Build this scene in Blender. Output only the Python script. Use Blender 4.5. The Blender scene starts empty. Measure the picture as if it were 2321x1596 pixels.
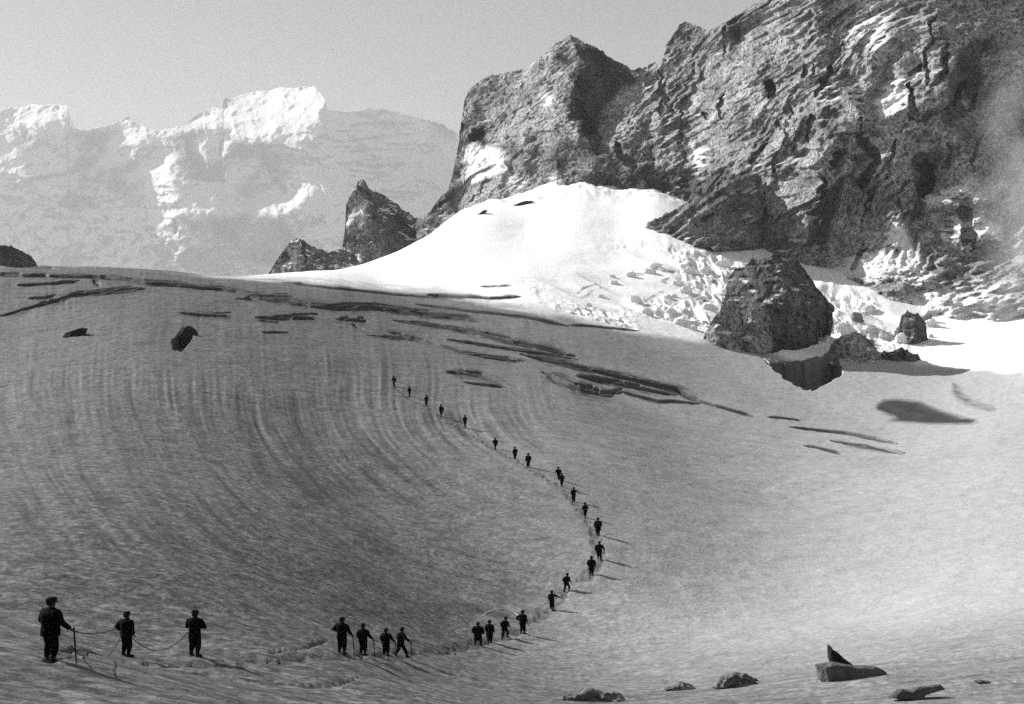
import bpy, bmesh, math, random, time
import numpy as np
from mathutils import Vector, Matrix
T0 = time.time()
random.seed(7)
sc = bpy.context.scene
COL = sc.collection
PI = math.pi

# ------------------------------------------------------------------ camera
# The photograph was measured on a 2320 x 1596 sheet; the lens and the tilt come from that sheet.
SW, SH = 2320.0, 1596.0
F = 1407.0 * SW / 1024.0           # focal length in sheet units
PITCH = math.atan(128.0 / 1407.0)
CP, SP = math.cos(PITCH), math.sin(PITCH)
cam = bpy.data.cameras.new('camera')
cam.sensor_width = 36.0
cam.lens = 36.0 * 1407.0 / 1024.0
cam.clip_start = 0.5
cam.clip_end = 60000
camo = bpy.data.objects.new('camera', cam)
COL.objects.link(camo)
camo.rotation_euler = (PI / 2 + PITCH, 0, 0)
sc.camera = camo

def P(u, v, D):
    """world point at forward distance D seen at sheet position u, v (survey of the photo)"""
    u = np.asarray(u, float); v = np.asarray(v, float); D = np.asarray(D, float)
    px = u - SW / 2; py = SH / 2 - v
    dx = px; dy = CP * F - SP * py; dz = SP * F + CP * py
    return dx / dy * D, D + 0 * dx, dz / dy * D

def proj(x, y, z):
    fwd = CP * y + SP * z
    up = -SP * y + CP * z
    fwd = np.maximum(fwd, 0.5)
    return SW / 2 + x / fwd * F, SH / 2 - up / fwd * F

# ------------------------------------------------------------------ noise
def _hash(ix, iy, iz, seed):
    h = (ix.astype(np.uint32) * np.uint32(374761393)) ^ (iy.astype(np.uint32) * np.uint32(668265263)) ^ \
        (iz.astype(np.uint32) * np.uint32(2147483647 - 58)) ^ np.uint32((seed * 974711 + 12345) & 0xffffffff)
    h = (h ^ (h >> np.uint32(13))) * np.uint32(1274126177)
    h = (h ^ (h >> np.uint32(15))) * np.uint32(2246822519)
    h = h ^ (h >> np.uint32(16))
    return (h & np.uint32(0xffff)).astype(np.float32) / 32767.5 - 1.0

def noise(x, y, z=None, seed=0):
    """value noise, about -1..1"""
    x = np.asarray(x, np.float32); y = np.asarray(y, np.float32)
    fx = np.floor(x); fy = np.floor(y)
    ix = fx.astype(np.int64); iy = fy.astype(np.int64)
    tx = x - fx; ty = y - fy
    tx = tx * tx * tx * (tx * (tx * 6 - 15) + 10); ty = ty * ty * ty * (ty * (ty * 6 - 15) + 10)
    def plane(iz):
        a = _hash(ix, iy, iz, seed); b = _hash(ix + 1, iy, iz, seed)
        c = _hash(ix, iy + 1, iz, seed); d = _hash(ix + 1, iy + 1, iz, seed)
        e = a + (b - a) * tx; g = c + (d - c) * tx
        return e + (g - e) * ty
    if z is None:
        return plane(np.zeros_like(ix))
    z = np.asarray(z, np.float32)
    fz = np.floor(z); iz = fz.astype(np.int64); tz = z - fz
    tz = tz * tz * (3 - 2 * tz)
    p0 = plane(iz); p1 = plane(iz + 1)
    return p0 + (p1 - p0) * tz

def fbm(x, y, z=None, oct=4, seed=0, gain=0.5):
    s = 0; a = 1.0; n = 0
    for o in range(oct):
        q = 2.03 ** o
        s = s + a * noise(x * q + 17.3 * o, y * q - 9.1 * o, None if z is None else z * q + 5.7 * o, seed + o)
        n += a; a *= gain
    return s / n

def ridged(x, y, z=None, oct=4, seed=0, gain=0.5):
    s = 0; a = 1.0; n = 0
    for o in range(oct):
        q = 2.07 ** o
        s = s + a * (1 - np.abs(noise(x * q + 11.3 * o, y * q - 3.1 * o, None if z is None else z * q + 8.7 * o, seed + o)) * 1.6)
        n += a; a *= gain
    return s / n

def sstep(a, b, x):
    t = np.clip((x - a) / (b - a), 0, 1)
    return t * t * (3 - 2 * t)

def seg_dist(U, V, pts, halfw):
    """distance to a polyline divided by its local half width, and the position along it"""
    best = np.full(U.shape, 1e9, np.float32); par = np.zeros(U.shape, np.float32)
    n = len(pts)
    L = [0]
    for i in range(n - 1):
        L.append(L[-1] + math.hypot(pts[i + 1][0] - pts[i][0], pts[i + 1][1] - pts[i][1]))
    for i in range(n - 1):
        ax, ay = pts[i][:2]; bx, by = pts[i + 1][:2]
        ex, ey = bx - ax, by - ay
        l2 = ex * ex + ey * ey + 1e-9
        t = np.clip(((U - ax) * ex + (V - ay) * ey) / l2, 0, 1)
        d = np.hypot(U - ax - t * ex, V - ay - t * ey)
        m = d < best
        best = np.where(m, d, best)
        par = np.where(m, (L[i] + t * (L[i + 1] - L[i])) / L[-1], par)
    w = halfw * np.clip(1.25 * np.minimum(1, np.minimum(par, 1 - par) * 5 + 0.25), 0.25, 1)
    return best / w, par

def in_poly(U, V, poly):
    c = np.zeros(U.shape, bool)
    n = len(poly)
    for i in range(n):
        x1, y1 = poly[i]; x2, y2 = poly[(i + 1) % n]
        if y1 == y2: continue
        m = ((y1 > V) != (y2 > V)) & (U < (x2 - x1) * (V - y1) / (y2 - y1) + x1)
        c ^= m
    return c

def blur(a, r, it=2):
    r = int(r)
    if r < 1: return a
    for _ in range(it):
        for ax in (0, 1):
            p = np.pad(a, [(r + 1, r) if k == ax else (0, 0) for k in (0, 1)], mode='edge')
            cs = np.cumsum(p, axis=ax)
            n = a.shape[ax]
            if ax == 0: a = (cs[2 * r + 1:2 * r + 1 + n] - cs[0:n]) / (2 * r + 1)
            else: a = (cs[:, 2 * r + 1:2 * r + 1 + n] - cs[:, 0:n]) / (2 * r + 1)
    return a

# ------------------------------------------------------------------ helpers
def link(name, me, parent=None):
    o = bpy.data.objects.new(name, me)
    COL.objects.link(o)
    if parent: o.parent = parent
    return o

def tag(o, label=None, cat=None, group=None, kind=None):
    if label: o['label'] = label
    if cat: o['category'] = cat
    if group: o['group'] = group
    if kind: o['kind'] = kind
    return o

def grid_mesh(name, X, Y, Z, mat, attrs=None, flip=False):
    H, W = X.shape
    me = bpy.data.meshes.new(name)
    n = H * W
    me.vertices.add(n)
    co = np.empty((n, 3), np.float32)
    co[:, 0] = X.ravel(); co[:, 1] = Y.ravel(); co[:, 2] = Z.ravel()
    me.vertices.foreach_set('co', co.ravel())
    idx = np.arange(n, dtype=np.int32).reshape(H, W)
    q = np.stack([idx[:-1, :-1], idx[:-1, 1:], idx[1:, 1:], idx[1:, :-1]], -1).reshape(-1, 4)
    if flip: q = q[:, ::-1]
    nf = len(q)
    me.loops.add(nf * 4); me.polygons.add(nf)
    me.loops.foreach_set('vertex_index', np.ascontiguousarray(q).ravel())
    me.polygons.foreach_set('loop_start', np.arange(0, nf * 4, 4, dtype=np.int32))
    me.polygons.foreach_set('use_smooth', np.ones(nf, bool))
    me.update(calc_edges=True)
    for k, a in (attrs or {}).items():
        at = me.attributes.new(k, 'FLOAT', 'POINT')
        at.data.foreach_set('value', np.ascontiguousarray(a, dtype=np.float32).ravel())
    me.materials.append(mat)
    return me

# ------------------------------------------------------------------ materials (the place is seen in black and white)
def new_mat(name):
    m = bpy.data.materials.new(name); m.use_nodes = True
    nt = m.node_tree; nt.nodes.clear()
    out = nt.nodes.new('ShaderNodeOutputMaterial')
    b = nt.nodes.new('ShaderNodeBsdfPrincipled')
    nt.links.new(b.outputs[0], out.inputs[0])
    return m, nt, b, out

def nd(nt, t, **kw):
    n = nt.nodes.new(t)
    for k, v in kw.items():
        if hasattr(n, k): setattr(n, k, v)
    return n

def noise_node(nt, scale, detail=4, rough=0.55, vec=None):
    n = nt.nodes.new('ShaderNodeTexNoise')
    n.inputs['Scale'].default_value = scale
    n.inputs['Detail'].default_value = detail
    n.inputs['Roughness'].default_value = rough
    if vec is not None: nt.links.new(vec, n.inputs['Vector'])
    return n

def ramp(nt, fac, stops):
    r = nt.nodes.new('ShaderNodeValToRGB')
    e = r.color_ramp.elements
    while len(e) > 1: e.remove(e[-1])
    e[0].position = stops[0][0]; c = stops[0][1]; e[0].color = (c, c, c, 1)
    for p, c in stops[1:]:
        x = e.new(p); x.color = (c, c, c, 1)
    nt.links.new(fac, r.inputs[0])
    return r

def mixc(nt, fac, a, b, mode='MIX'):
    m = nt.nodes.new('ShaderNodeMix'); m.data_type = 'RGBA'; m.blend_type = mode
    for s, val in ((0, fac), (6, a), (7, b)):
        if isinstance(val, (int, float)):
            m.inputs[s].default_value = val if s == 0 else (val, val, val, 1)
        else: nt.links.new(val, m.inputs[s])
    return m.outputs[2]

def bump(nt, h, strength, dist, prev=None):
    b = nt.nodes.new('ShaderNodeBump')
    b.inputs['Strength'].default_value = strength
    b.inputs['Distance'].default_value = dist
    nt.links.new(h, b.inputs['Height'])
    if prev is not None: nt.links.new(prev, b.inputs['Normal'])
    return b.outputs[0]

def attr(nt, name):
    a = nt.nodes.new('ShaderNodeAttribute'); a.attribute_name = name
    return a.outputs['Fac']

def make_snow():
    m, nt, b, out = new_mat('snow')
    tc = nt.nodes.new('ShaderNodeTexCoord').outputs['Object']
    n1 = noise_node(nt, 0.35, 5, 0.6, tc)
    n2 = noise_node(nt, 2.2, 4, 0.65, tc)
    n3 = noise_node(nt, 0.03, 4, 0.55, tc)
    firn = ramp(nt, n1.outputs[0], [(0.3, FIRN_SHADE * 0.80), (0.7, FIRN_SHADE * 1.12)]).outputs[0]
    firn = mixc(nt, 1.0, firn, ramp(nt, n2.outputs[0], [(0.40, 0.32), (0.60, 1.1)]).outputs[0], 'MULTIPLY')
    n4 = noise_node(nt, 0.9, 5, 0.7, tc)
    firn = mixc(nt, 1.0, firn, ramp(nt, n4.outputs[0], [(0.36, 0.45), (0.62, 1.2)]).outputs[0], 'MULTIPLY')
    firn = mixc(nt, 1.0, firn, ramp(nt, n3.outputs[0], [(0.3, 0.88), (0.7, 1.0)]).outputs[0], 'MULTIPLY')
    fresh_lit = ramp(nt, n1.outputs[0], [(0.3, 0.86), (0.7, 0.92)]).outputs[0]
    c = mixc(nt, attr(nt, 'fresh_lit'), firn, fresh_lit)
    c = mixc(nt, attr(nt, 'ice'), c, ramp(nt, n2.outputs[0], [(0.3, 0.015), (0.7, 0.055)]).outputs[0])  # near-black tone for streaks, track and painted crevasse shade
    nt.links.new(c, b.inputs['Base Color'])
    b.inputs['Roughness'].default_value = 0.75
    b.inputs['Specular IOR Level'].default_value = 0.15
    nb = bump(nt, n2.outputs[0], 0.55, 0.25)
    nb = bump(nt, n1.outputs[0], 0.35, 0.8, nb)
    nt.links.new(nb, b.inputs['Normal'])
    return m

def make_rock(name, dark, light, scale=1.0, snow=0.82):
    m, nt, b, out = new_mat(name)
    tc = nt.nodes.new('ShaderNodeTexCoord').outputs['Object']
    n1 = noise_node(nt, 0.05 * scale, 6, 0.65, tc)
    n2 = noise_node(nt, 0.55 * scale, 6, 0.75, tc)
    c = ramp(nt, n1.outputs[0], [(0.3, dark), (0.7, light)]).outputs[0]
    c = mixc(nt, 1.0, c, ramp(nt, n2.outputs[0], [(0.39, 0.07), (0.56, 1.0)]).outputs[0], 'MULTIPLY')
    s = ramp(nt, n2.outputs[0], [(0.0, snow * 0.9), (1.0, snow)]).outputs[0]
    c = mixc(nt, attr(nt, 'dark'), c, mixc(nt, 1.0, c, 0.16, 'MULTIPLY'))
    c = mixc(nt, attr(nt, 'snow'), c, s)
    nt.links.new(c, b.inputs['Base Color'])
    b.inputs['Roughness'].default_value = 0.9
    b.inputs['Specular IOR Level'].default_value = 0.2
    nb = bump(nt, n2.outputs[0], 0.8, 2.0 / scale)
    nt.links.new(nb, b.inputs['Normal'])
    return m

def make_plain(name, lo, hi, scale, bs=0.3, bd=0.02, rough=0.85):
    m, nt, b, out = new_mat(name)
    tc = nt.nodes.new('ShaderNodeTexCoord').outputs['Object']
    n1 = noise_node(nt, scale, 5, 0.6, tc)
    nt.links.new(ramp(nt, n1.outputs[0], [(0.3, lo), (0.7, hi)]).outputs[0], b.inputs['Base Color'])
    b.inputs['Roughness'].default_value = rough
    b.inputs['Specular IOR Level'].default_value = 0.04
    nt.links.new(bump(nt, n1.outputs[0], bs, bd), b.inputs['Normal'])
    return m

def volume_mat(name, density, color=0.9, anis=0.3):
    m = bpy.data.materials.new(name); m.use_nodes = True
    nt = m.node_tree; nt.nodes.clear()
    out = nt.nodes.new('ShaderNodeOutputMaterial')
    pv = nt.nodes.new('ShaderNodeVolumePrincipled')
    pv.inputs['Color'].default_value = (color, color, color, 1)
    pv.inputs['Density'].default_value = density
    pv.inputs['Anisotropy'].default_value = anis
    nt.links.new(pv.outputs[0], out.inputs['Volume'])
    return m, nt, pv

FIRN_SHADE = 0.185  # old snow grey with the slope's shade painted in
M_SNOW = make_snow()
M_ROCK = make_rock('rock', 0.11, 0.70, 1.0)
M_DARKROCK = make_rock('dark_rock', 0.025, 0.07, 2.0)
M_FAR = make_rock('far_slope', 0.16, 0.30, 0.07, 0.88)
M_ICE = make_plain('block_ice', 0.10, 0.42, 0.9, 0.6, 0.4)
M_SNOWBLOCK = make_plain('snowy_ice', 0.70, 0.86, 0.8, 0.5, 0.4)
M_DARKICE = make_plain('grimy_ice', 0.05, 0.16, 1.5, 0.5, 0.2)
M_VALLEY = make_plain('valley_rubble', 0.10, 0.30, 0.004, 0.2, 3.0)
M_CLOTH = make_plain('dark_wool', 0.002, 0.004, 30, 0.05, 0.004, 1.0)
M_TROUSER = make_plain('dark_loden', 0.002, 0.004, 30, 0.05, 0.004, 1.0)
M_LEATHER = make_plain('dark_leather', 0.008, 0.016, 20, 0.2, 0.005, 0.7)
M_SKIN = make_plain('weathered_skin', 0.05, 0.08, 12, 0.1, 0.002, 0.7)
M_HAT = make_plain('felt', 0.010, 0.02, 40, 0.3, 0.005, 0.95)
M_WOOD = make_plain('ash_wood', 0.02, 0.04, 15, 0.2, 0.003, 0.7)
M_ROPE = make_plain('hemp_rope', 0.03, 0.06, 60, 0.5, 0.005, 0.95)
M_PALEROPE = make_plain('pale_hemp_rope', 0.75, 0.88, 60, 0.5, 0.005, 0.95)

# ------------------------------------------------------------------ glacier: thin plate through surveyed points
CTRL = [
 # foreground bench and the bottom edge
 (-600,1596,24),(0,1596,29),(110,1500,37),(285,1487,54),(440,1487,56),(772,1482,66),(908,1487,82),(1083,1463,102),
 (1184,1435,109),(1250,1382,120),(1340,1305,127),(1357,1240,136),(1325,1174,150),(1268,1105,166),(1197,1060,177),
 (1123,1020,192),(1000,945,217),(893,876,245),
 (600,1596,44),(1160,1596,62),(1700,1590,66),(2280,1590,58),(3000,1590,50),
 # dome on the left
 (-700,1400,38),(-700,1200,70),(-700,1000,130),(-700,800,230),(-700,600,400),
 (0,1400,45),(0,1200,85),(0,1000,150),(0,850,225),(0,720,320),(0,603,430),
 (300,1300,75),(300,1100,115),(300,900,190),(300,750,280),(300,680,350),(300,612,450),
 (800,1300,105),(800,1100,150),(800,950,205),(800,850,260),(800,750,340),(800,668,440),
 (500,634,455),(650,648,450),
 # hollow in the middle and the open slope on the right
 (1300,1000,216),(1300,900,285),(1300,800,385),(1300,745,450),(1050,700,455),
 (1700,1450,103),(1700,1300,142),(1700,1150,202),(1700,1000,298),(1700,900,392),(1700,820,475),(1500,780,472),
 (2280,1400,98),(2280,1200,172),(2280,1050,268),(2280,950,362),(2280,860,455),(2280,780,520),(2280,720,600),
 (3000,1400,85),(3000,1200,150),(3000,1000,265),(3000,800,450),(3000,690,580),
 (1950,850,478),(1950,760,555),(2100,720,600),
 # bright snowfield below the rock wall
 (560,631,520),(650,625,550),(740,616,590),(850,588,660),(920,561,712),(975,534,765),(1050,478,835),(1150,450,818),(1250,420,806),(1400,424,800),
 (1500,424,795),(1000,600,610),(1200,520,710),(1200,600,600),(1200,655,530),(1400,600,625),(1400,690,530),(1580,560,668),
 (850,640,545),(1400,510,710),(1650,640,608),(1650,710,556),(1850,690,598),
]
EDGE = [(560,631,520),(650,625,550),(740,616,590),(850,588,660),(920,561,712),(975,534,765)]
cx, cy, cz = [], [], []
for (u, v, D) in CTRL:
    x, y, z = P(u, v, D); cx.append(float(x)); cy.append(float(y)); cz.append(float(z))
for (u, v, D) in EDGE:      # the snow saddle falls away behind its edge
    x, y, z = P(u, v, D); cx += [float(x) - 18, float(x) - 40]; cy += [D + 70, D + 180]; cz += [float(z) - 6, float(z) - 42]
for (x, y, z) in [(0,0,-1.7),(-12,4,-1.6),(12,4,-2.6),(0,-22,-0.6),(-50,-22,2),(50,-22,-2.5),(0,15,-3.1),
                  (-140,560,74),(-230,600,60),(-250,800,20),(-200,1000,-20),
                  (0,1150,140),(60,1100,200),(150,1000,190),(230,800,150),(330,700,110),(420,600,80),(-400,500,60),(-400,800,0),
                  (150,1300,200),(-100,1300,-40),(500,1200,180)]:
    cx.append(x); cy.append(y); cz.append(z)
cx = np.array(cx); cy = np.array(cy); cz = np.array(cz)
def warp(x, y):     # near things weigh as much as far ones
    r = np.hypot(x, y) + 60.0
    s = np.log(r) / r * 60.0
    return x * s, y * s
def kern(r2): return 0.5 * r2 * np.log(r2 + 1e-9)
wx, wy = warp(cx, cy)
n = len(wx)
A = np.zeros((n + 3, n + 3))
A[:n, :n] = kern((wx[:, None] - wx) ** 2 + (wy[:, None] - wy) ** 2) + np.eye(n) * 30.0
A[:n, n] = 1; A[:n, n + 1] = wx; A[:n, n + 2] = wy
A[n:, :n] = A[:n, n:].T
W = np.linalg.solve(A, np.concatenate([cz, [0, 0, 0]]))
def tps(x, y):
    sh = x.shape; x = x.ravel(); y = y.ravel()
    a, b = warp(x, y)
    out = W[n] + W[n + 1] * a + W[n + 2] * b
    for i in range(n):
        out += W[i] * kern((a - wx[i]) ** 2 + (b - wy[i]) ** 2)
    return out.reshape(sh)

APEX = 25.0
rows_c = np.exp(np.linspace(math.log(4.0), math.log(1450.0), 360)) - APEX
cols_c = np.concatenate([np.linspace(-1.6, -0.45, 24)[:-1], np.linspace(-0.45, 0.45, 260), np.linspace(0.45, 1.6, 24)[1:]])
def cgrid(rows, cols):
    Y = np.repeat(rows[:, None], len(cols), 1); X = cols[None, :] * (Y + APEX)
    return X, Y
Xc, Yc = cgrid(rows_c, cols_c)
Zc = tps(Xc, Yc)

def bil(Z, rows, cols, x, y):
    a = x / (y + APEX)
    i = np.interp(y, rows, np.arange(len(rows))); j = np.interp(a, cols, np.arange(len(cols)))
    i0 = np.clip(i.astype(int), 0, len(rows) - 2); j0 = np.clip(j.astype(int), 0, len(cols) - 2)
    fi = i - i0; fj = j - j0
    return (Z[i0, j0] * (1 - fi) * (1 - fj) + Z[i0 + 1, j0] * fi * (1 - fj) + Z[i0, j0 + 1] * (1 - fi) * fj + Z[i0 + 1, j0 + 1] * fi * fj)

def base_h(x, y): return bil(Zc, rows_c, cols_c, np.asarray(x, float), np.asarray(y, float))

def first_hit(u, v, hf, D0=12, D1=1300):
    D = np.exp(np.linspace(math.log(D0), math.log(D1), 3000))
    x, y, z = P(u, v, D)
    h = hf(x, y)
    k = np.argmax(z < h)
    if z[k] >= h[k]: return None
    return float(D[k])

# fine grid
rows = np.concatenate([np.exp(np.linspace(math.log(4.0), math.log(225.0), 620))[:-1], np.exp(np.linspace(math.log(225.0), math.log(560.0), 720))[:-1],
                       np.exp(np.linspace(math.log(560.0), math.log(1450.0), 260))]) - APEX
cols = np.concatenate([np.linspace(-1.6, -0.45, 60)[:-1], np.linspace(-0.45, 0.45, 1250), np.linspace(0.45, 1.6, 60)[1:]])
X, Y = cgrid(rows, cols)
Zb = bil(Zc, rows_c, cols_c, X.ravel(), Y.ravel()).reshape(X.shape)
U, V = proj(X, Y, Zb)
INV = (np.abs(cols) < 0.46)[None, :] & (rows > 8)[:, None]
Z = Zb.copy()
ice = np.zeros_like(Z)  # dark tone: dirt streaks, track, and shade painted into clefts

# gentle swells, wind ripples and melt runnels that radiate from the top of the dome
sx, sy = -116.0, 440.0
ang = np.arctan2(X - sx, sy - Y); rad = np.hypot(X - sx, Y - sy)
amp = sstep(20, 70, Y) * (1 - sstep(420, 520, Y))
Z += 0.5 * fbm(X / 22, Y / 30, oct=3, seed=3) * sstep(15, 60, Y)
bow = 1500 - np.sqrt((U - 1500) ** 2 + (np.maximum(V - 880, 0) * 1.9) ** 2)      # lines run down the dome and swing round into the bowl
psi = bow + 0.10 * np.maximum(880 - V, 0) * (U - 300) / 500 + 2.5 * noise(X / 14, Y / 26, seed=9) + 9 * noise(X / 45, Y / 70, seed=10)
sgm = V / 120.0 + U / 300.0
run = ridged(psi / 19.0, sgm * 0.7, oct=2, seed=21, gain=0.6)
run2 = noise(psi / 8.0, sgm * 1.6, seed=33)
run3 = noise(psi / 40.0, sgm * 0.5, seed=34)
leftness = (1 - 0.88 * sstep(1000, 1480, U)) * (1 - 0.85 * sstep(1380, 1450, V)) * (0.40 + 0.60 * sstep(-0.5, 0.6, noise(X / 12, Y / 30, seed=35) + 0.6 * noise(X / 4, Y / 9, seed=36)))
yy_ = np.clip(Y, 30, 320)
Z += amp * leftness * yy_ * (0.00042 * run + 0.00034 * run2 + 0.0006 * run3) * (0.45 + 0.55 * sstep(760, 950, V))
streak = amp * leftness * (0.45 + 0.55 * sstep(760, 950, V)) * (0.55 * sstep(0.30, -0.25, run) + 0.40 * sstep(0.15, 0.75, run2) + 0.25 * sstep(0.1, 0.8, run3))
ice = np.maximum(ice, np.clip(streak * 1.35, 0, 1) * 0.8)
near = 1 - sstep(62, 105, Y)
ice = np.maximum(ice, 0.5 * near * sstep(0.05, 0.5, noise(X / 6.5, Y / 0.8, seed=53) * 0.7 + noise(X / 2.0, Y / 0.4, seed=54) * 0.5))
rip = noise(X / 5.0 + 0.4 * noise(X / 6, Y / 6, seed=2), Y / 0.9, seed=51) * 0.6 + noise(X / 2.2, Y / 0.45, seed=52) * 0.4
Z += 0.085 * rip * (1 - sstep(75, 125, Y)) * sstep(12, 25, Y)
Z += (0.05 + 0.06 * sstep(40, 160, Y)) * fbm(X / 2.3, Y / 2.8, oct=3, seed=61) * (1 - 0.6 * sstep(500, 600, Y))
Z += 0.10 * noise(X / 7, Y / 3.0, seed=71) * sstep(110, 200, Y) * (1 - sstep(420, 500, Y))

DHIT = {}
def carve(pts, th, depth=1.25, soft=0.35, shade=0.0, rough=0.05, reach=0.22):
    """open a crevasse along a surveyed line: th = how thick it looks on the sheet"""
    us = [p[0] for p in pts]; vs = [p[1] for p in pts]
    Ds = [first_hit(p[0], p[1], base_h) for p in pts]
    Ds = [d for d in Ds if d]
    if not Ds: return
    lo, hi = min(Ds) * (1 - reach), max(Ds) * (1 + reach)
    m = INV & (U > min(us) - th * 2) & (U < max(us) + th * 2) & (V > min(vs) - th * 2) & (V < max(vs) + th * 2) & (Y > lo) & (Y < hi)
    ii = np.nonzero(m)
    if not len(ii[0]): return
    uu, vv, yy = U[ii], V[ii], Y[ii]
    vv = vv + rough * th * noise(uu / 110, vv / 90, seed=len(us) + int(us[0])) + 0.12 * rough * th * noise(uu / 30, vv / 60, seed=5)
    d, par = seg_dist(uu, vv, pts, th / 2)
    k = 1 - sstep(1 - soft, 1 + soft, d)
    dep = th * yy / F * depth
    Z[ii] -= k * dep
    ice[ii] = np.maximum(ice[ii], shade * (1 - sstep(0.95, 1.55, d)))  # paints shade into the cleft

CREV = [
 ([(0,628),(118,626),(218,627),(293,636),(331,643),(419,648),(544,658),(599,676)], 9),
 ([(0,624),(110,624)], 12), ([(41,648),(110,644),(181,637)], 6),
 ([(0,718),(25,712),(81,691),(143,678),(168,668),(243,663),(331,656)], 12),
 ([(66,677),(131,673)], 10), ([(210,630),(228,645)], 16), ([(0,602),(131,609)], 5), ([(230,625),(330,640)], 9),
 ([(406,708),(470,711),(526,713)], 10),
 ([(537,676),(624,679),(754,694),(856,695),(971,713),(1073,724)], 12), ([(552,666),(667,674)], 8),
 ([(581,716),(650,717),(725,721)], 15), ([(763,723),(832,727)], 15), ([(798,736),(824,747)], 5),
 ([(832,759),(986,778)], 8), ([(880,752),(962,772)], 9), ([(890,724),(1058,750),(1090,765)], 9),
 ([(1035,742),(1180,779),(1303,806)], 12), ([(1015,769),(1180,794),(1310,812)], 7),
 ([(1000,782),(1044,800),(1130,811),(1190,818)], 7), ([(928,701),(1081,724)], 9), ([(942,690),(1180,717),(1290,738)], 5),
 ([(1012,843),(1087,855),(1151,878)], 12), ([(1052,869),(1145,882)], 5), ([(595,753),(659,755)], 4),
 ([(1180,802),(1327,834),(1534,883),(1597,910)], 11), ([(1230,842),(1303,880),(1376,890),(1410,884)], 20),
 ([(1308,849),(1420,872),(1534,893)], 13), ([(1406,884),(1494,910),(1588,915)], 6),
 ([(1543,893),(1622,920),(1710,940)], 6), ([(1740,942),(1818,952)], 4), ([(1789,967),(1917,982),(2035,1006)], 5),
 ([(1882,1001),(1985,1018),(2050,1028)], 7), ([(1823,1011),(1907,1031)], 4),
 ([(640,640),(900,668),(1010,675)], 4), ([(1290,735),(1450,750)], 4), ([(970,668),(1110,676),(1180,672)], 6),
 ([(1090,650),(1160,648)], 3),
]
def dust_shade(pts, th, a, soft=0.9, hatch=0.5):  # darkens snow: debris streaks, and shade painted along the crevasses
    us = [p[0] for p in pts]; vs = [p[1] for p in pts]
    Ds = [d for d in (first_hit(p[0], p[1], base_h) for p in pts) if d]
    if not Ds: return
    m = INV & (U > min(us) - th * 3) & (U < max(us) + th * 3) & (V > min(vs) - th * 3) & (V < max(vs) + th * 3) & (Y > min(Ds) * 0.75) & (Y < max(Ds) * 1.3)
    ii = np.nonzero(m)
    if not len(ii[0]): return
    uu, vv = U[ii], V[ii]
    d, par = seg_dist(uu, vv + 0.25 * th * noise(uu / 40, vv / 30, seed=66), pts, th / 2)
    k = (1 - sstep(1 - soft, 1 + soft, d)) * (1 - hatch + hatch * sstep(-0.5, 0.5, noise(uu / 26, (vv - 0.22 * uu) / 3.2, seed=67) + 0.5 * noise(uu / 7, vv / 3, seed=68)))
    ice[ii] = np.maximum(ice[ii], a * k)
def part_line(pts, a, b, off):
    L_ = [0]
    for i in range(len(pts) - 1): L_.append(L_[-1] + math.hypot(pts[i + 1][0] - pts[i][0], pts[i + 1][1] - pts[i][1]))
    t = np.linspace(a, b, 7) * L_[-1]
    return [(float(np.interp(q, L_, [p[0] for p in pts])), float(np.interp(q, L_, [p[1] for p in pts])) + off * (0.6 + 0.4 * k / 6)) for k, q in enumerate(t)]
cr = random.Random(3)
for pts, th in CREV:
    dust_shade(pts, th * 1.6, 1.0, 0.8, 0.75)
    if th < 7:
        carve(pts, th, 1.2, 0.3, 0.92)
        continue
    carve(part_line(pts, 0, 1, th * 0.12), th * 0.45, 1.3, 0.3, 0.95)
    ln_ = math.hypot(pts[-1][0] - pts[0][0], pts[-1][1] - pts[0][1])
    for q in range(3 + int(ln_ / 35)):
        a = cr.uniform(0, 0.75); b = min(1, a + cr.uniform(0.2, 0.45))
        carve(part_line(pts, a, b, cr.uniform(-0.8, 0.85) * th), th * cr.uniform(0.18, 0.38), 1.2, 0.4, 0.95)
# the hole and the small pit on the dome, the hollow on the right with its shade painted as colour, the cracked bench
carve([(396,786),(415,765),(430,748)], 26, 1.1, 0.2, 0.9, 0.2)
carve([(145,765),(168,755),(195,746)], 9, 1.3, 0.2, 0.9)
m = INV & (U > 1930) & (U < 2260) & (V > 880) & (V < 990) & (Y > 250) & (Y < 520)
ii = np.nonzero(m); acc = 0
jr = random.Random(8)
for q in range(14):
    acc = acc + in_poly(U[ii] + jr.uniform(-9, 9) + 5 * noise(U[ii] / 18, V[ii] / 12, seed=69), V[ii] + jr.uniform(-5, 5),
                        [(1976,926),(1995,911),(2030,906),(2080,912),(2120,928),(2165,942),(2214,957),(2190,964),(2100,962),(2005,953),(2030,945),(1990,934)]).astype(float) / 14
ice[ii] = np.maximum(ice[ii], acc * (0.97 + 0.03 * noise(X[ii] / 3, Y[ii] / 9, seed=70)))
dust_shade([(2160,872),(2172,895),(2200,912),(2255,930)], 16, 0.7, 0.9, 0.5)
carve([(440,1510),(560,1522),(680,1532),(760,1530),(812,1520)], 7, 1.0, 0.4, 0.3)
carve([(605,1460),(680,1456),(742,1450)], 5, 0.9, 0.4, 0.2)
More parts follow.
